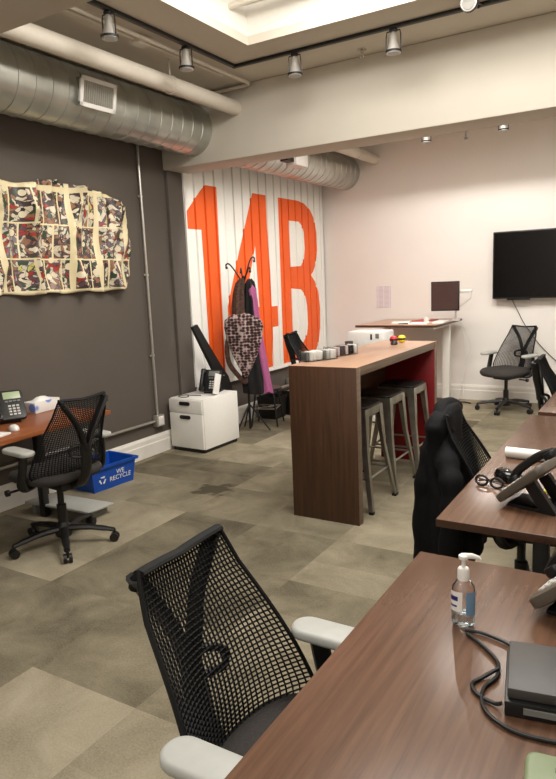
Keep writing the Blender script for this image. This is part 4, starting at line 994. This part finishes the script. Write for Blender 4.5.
# ------------------------------------------------------------------ second desk things
desk_phone('black desk phone with taupe edge tilted on second desk', (-0.40, 2.46, 0.73), math.radians(-104), 1.0, 42, 'grey_plastic', 'phone_bezel')
mouse('shiny black computer mouse on the second desk by the glasses', (-0.545, 2.72, 0.73), 0.7, mat('glossy_black', (16, 16, 18), 0.12), 1.25)
t = thing('glasses', 'folded black rimmed glasses on second desk beside mouse', 'glasses', (-0.585, 2.60, 0.73), math.radians(-15))
for s in (-1, 1):
    ps = [(s*0.033+0.026*math.cos(2*PI*k/20), 0.004*math.sin(2*PI*k/20), 0.022+0.019*math.sin(2*PI*k/20)) for k in range(20)]
    mb = MB(); mb.tube([Vector(p) for p in ps+[ps[0]]], 0.0050, 6); mb.build('rim', M['black_plastic'], t)
    mb = MB(); mb.tube(spline([(s*0.060, 0, 0.026), (s*0.062, 0.010, 0.026), (s*0.03, 0.022+0.006*s, 0.020), (-s*0.045, 0.026+0.006*s, 0.012), (-s*0.065, 0.026+0.006*s, 0.005)], 5), 0.003, 6); mb.build('temple', M['black_plastic'], t)
mb = MB(); mb.tube([(-0.008, 0, 0.028), (0, -0.002, 0.030), (0.008, 0, 0.028)], 0.003, 6); mb.build('bridge', M['black_plastic'], t)
mb = MB(); mb.tube([(-0.615, 3.07, 0.755), (-0.44, 3.06, 0.755)], 0.025, 16); mb.tube([(-0.44, 3.06, 0.755), (-0.34, 3.055, 0.755)], 0.022, 16)
tag(mb.build('paper_roll', M['white_plastic']), 'white rolled tube lying across the second desk', 'roll')
t = thing('highlighter', 'yellow highlighter pen lying under the tilted phone', 'pen', (-0.365, 2.60, 0.739), math.radians(-60))
MB().tube([(0, -0.045, 0), (0, 0.035, 0)], 0.008, 10).build('barrel', M['yellow'], t)
MB().tube([(0, 0.035, 0), (0, 0.06, 0)], [0.008, 0.005], 10).build('cap', M['key_grey'], t)

# ------------------------------------------------------------------ near desk things
t = thing('sanitizer_bottle', 'clear pump bottle of hand sanitizer on the near desk', 'bottle', (-0.398, 1.505, 0.73), math.radians(20))
prof = [(0.020, 0.0), (0.0245, 0.004), (0.026, 0.012), (0.026, 0.090), (0.024, 0.104), (0.016, 0.116), (0.012, 0.120), (0.012, 0.128)]
MB().lathe(prof, n=28, sx=1.1, sy=0.75).build('body', M['bottle'], t, ang=50)
mb = MB(); mb.lathe([(0.022, 0.003), (0.0236, 0.008), (0.0236, 0.034), (0.0, 0.0345)], n=24, sx=1.1, sy=0.75); mb.build('gel', clear('clear_gel', (225, 238, 245), 0.0, 1.33), t, ang=50)
# wrap label, front white with blue marks, rear pale blue
def arcband(name, m, a0, a1, z0, z1, r=0.0266):
    mb = MB(); n = 14; rings = []
    for z in (z0, z1): rings.append([(1.1*r*math.cos(a0+(a1-a0)*k/n), 0.75*r*math.sin(a0+(a1-a0)*k/n), z) for k in range(n+1)])
    mb.quadmesh(rings, closed=False); return mb.build(name, m, t, ang=60)
arcband('front_label', M['paper'], math.radians(168), math.radians(262), 0.040, 0.092)
arcband('back_label', mat('pale_blue_label', (112, 150, 184), 0.4), math.radians(-80), math.radians(40), 0.030, 0.092)
navy = mat('navy_print', (36, 36, 110), 0.4)
arcband('label_print', navy, math.radians(180), math.radians(240), 0.068, 0.080, 0.0269)
arcband('label_print', navy, math.radians(185), math.radians(235), 0.052, 0.057, 0.0269)
mb = MB(); mb.lathe([(0.0145, 0.120), (0.0145, 0.146), (0.012, 0.150), (0.005, 0.152), (0.005, 0.172), (0.012, 0.174), (0.012, 0.182), (0.006, 0.186)], n=20); mb.tube([(0.0, 0, 0.180), (0.02, 0.0, 0.181), (0.036, 0, 0.177), (0.040, 0, 0.172)], [0.008, 0.007, 0.005, 0.004], 10)
mb.build('pump', M['white_plastic'], t)
desk_phone('black desk phone with taupe edge at right of near desk', (-0.15, 1.70, 0.73), math.radians(-104), 1.0, 42, 'grey_plastic', 'phone_bezel')
t = thing('power_adapter', 'dark grey power adapter brick stacked on the near desk', 'adapter', (-0.168, 1.308, 0.73), math.radians(10))
MB().box((0.0, 0.0, 0.016), (0.17, 0.19, 0.032), bev=0.003).build('lower_box', M['black_plastic'], t)
MB().box((0.0, 0.005, 0.044), (0.16, 0.18, 0.022), bev=0.003).build('lid', M['dark_grey'], t)
MB().box((-0.0, -0.097, 0.018), (0.10, 0.004, 0.012)).build('port_strip', M['grey_plastic'], t, smooth=False)
def cord(label, pts, r=0.0042):
    mb = MB(); mb.tube(spline(pts, 8), r, 8); return tag(mb.build('power_cable', M['cable']), label, 'cord', 'cords on the near desk')
zc_ = 0.7345
cord('black cord curving from behind sanitizer bottle to the phone', [(-0.385, 1.47, zc_), (-0.345, 1.475, zc_), (-0.29, 1.46, zc_), (-0.24, 1.43, zc_), (-0.19, 1.42, zc_), (-0.12, 1.42, zc_)])
cord('black cord looping around front of the power adapter', [(-0.375, 1.455, zc_), (-0.33, 1.42, zc_), (-0.285, 1.37, zc_), (-0.275, 1.315, zc_), (-0.29, 1.26, zc_), (-0.275, 1.20, zc_), (-0.235, 1.165, zc_), (-0.18, 1.155, zc_), (-0.08, 1.17, zc_)])
cord('black cord loop plugged into left side of the adapter', [(-0.276, 1.335, zc_+0.007), (-0.30, 1.30, zc_), (-0.315, 1.265, zc_), (-0.295, 1.235, zc_), (-0.26, 1.222, zc_), (-0.245, 1.22, zc_+0.006)])
t = thing('hard_drive', 'pale green box with embossed mark at bottom right corner', 'box', (-0.092, 1.032, 0.73), math.radians(8))
MB().rbox((0, 0, 0.018), (0.15, 0.12, 0.036), 0.018, 0.008).build('case', M['green_pad'], t, ang=50)
ink = mat('dark_green_print', (84, 98, 66), 0.5)
mb = MB(); 
for k in range(3):
    for rr_ in (0.010,): pass
ps = [Vector((0.02+0.011*math.cos(2*PI*k/20), 0.02+0.011*math.sin(2*PI*k/20), 0.0365)) for k in range(21)]; mb.tube(ps, 0.0012, 6)
mb.tube([(0.013, 0.02, 0.0365), (0.027, 0.02, 0.0365)], 0.0012, 6); mb.box((-0.02, 0.02, 0.0364), (0.014, 0.010, 0.001)); mb.build('printed_mark', ink, t, smooth=False)
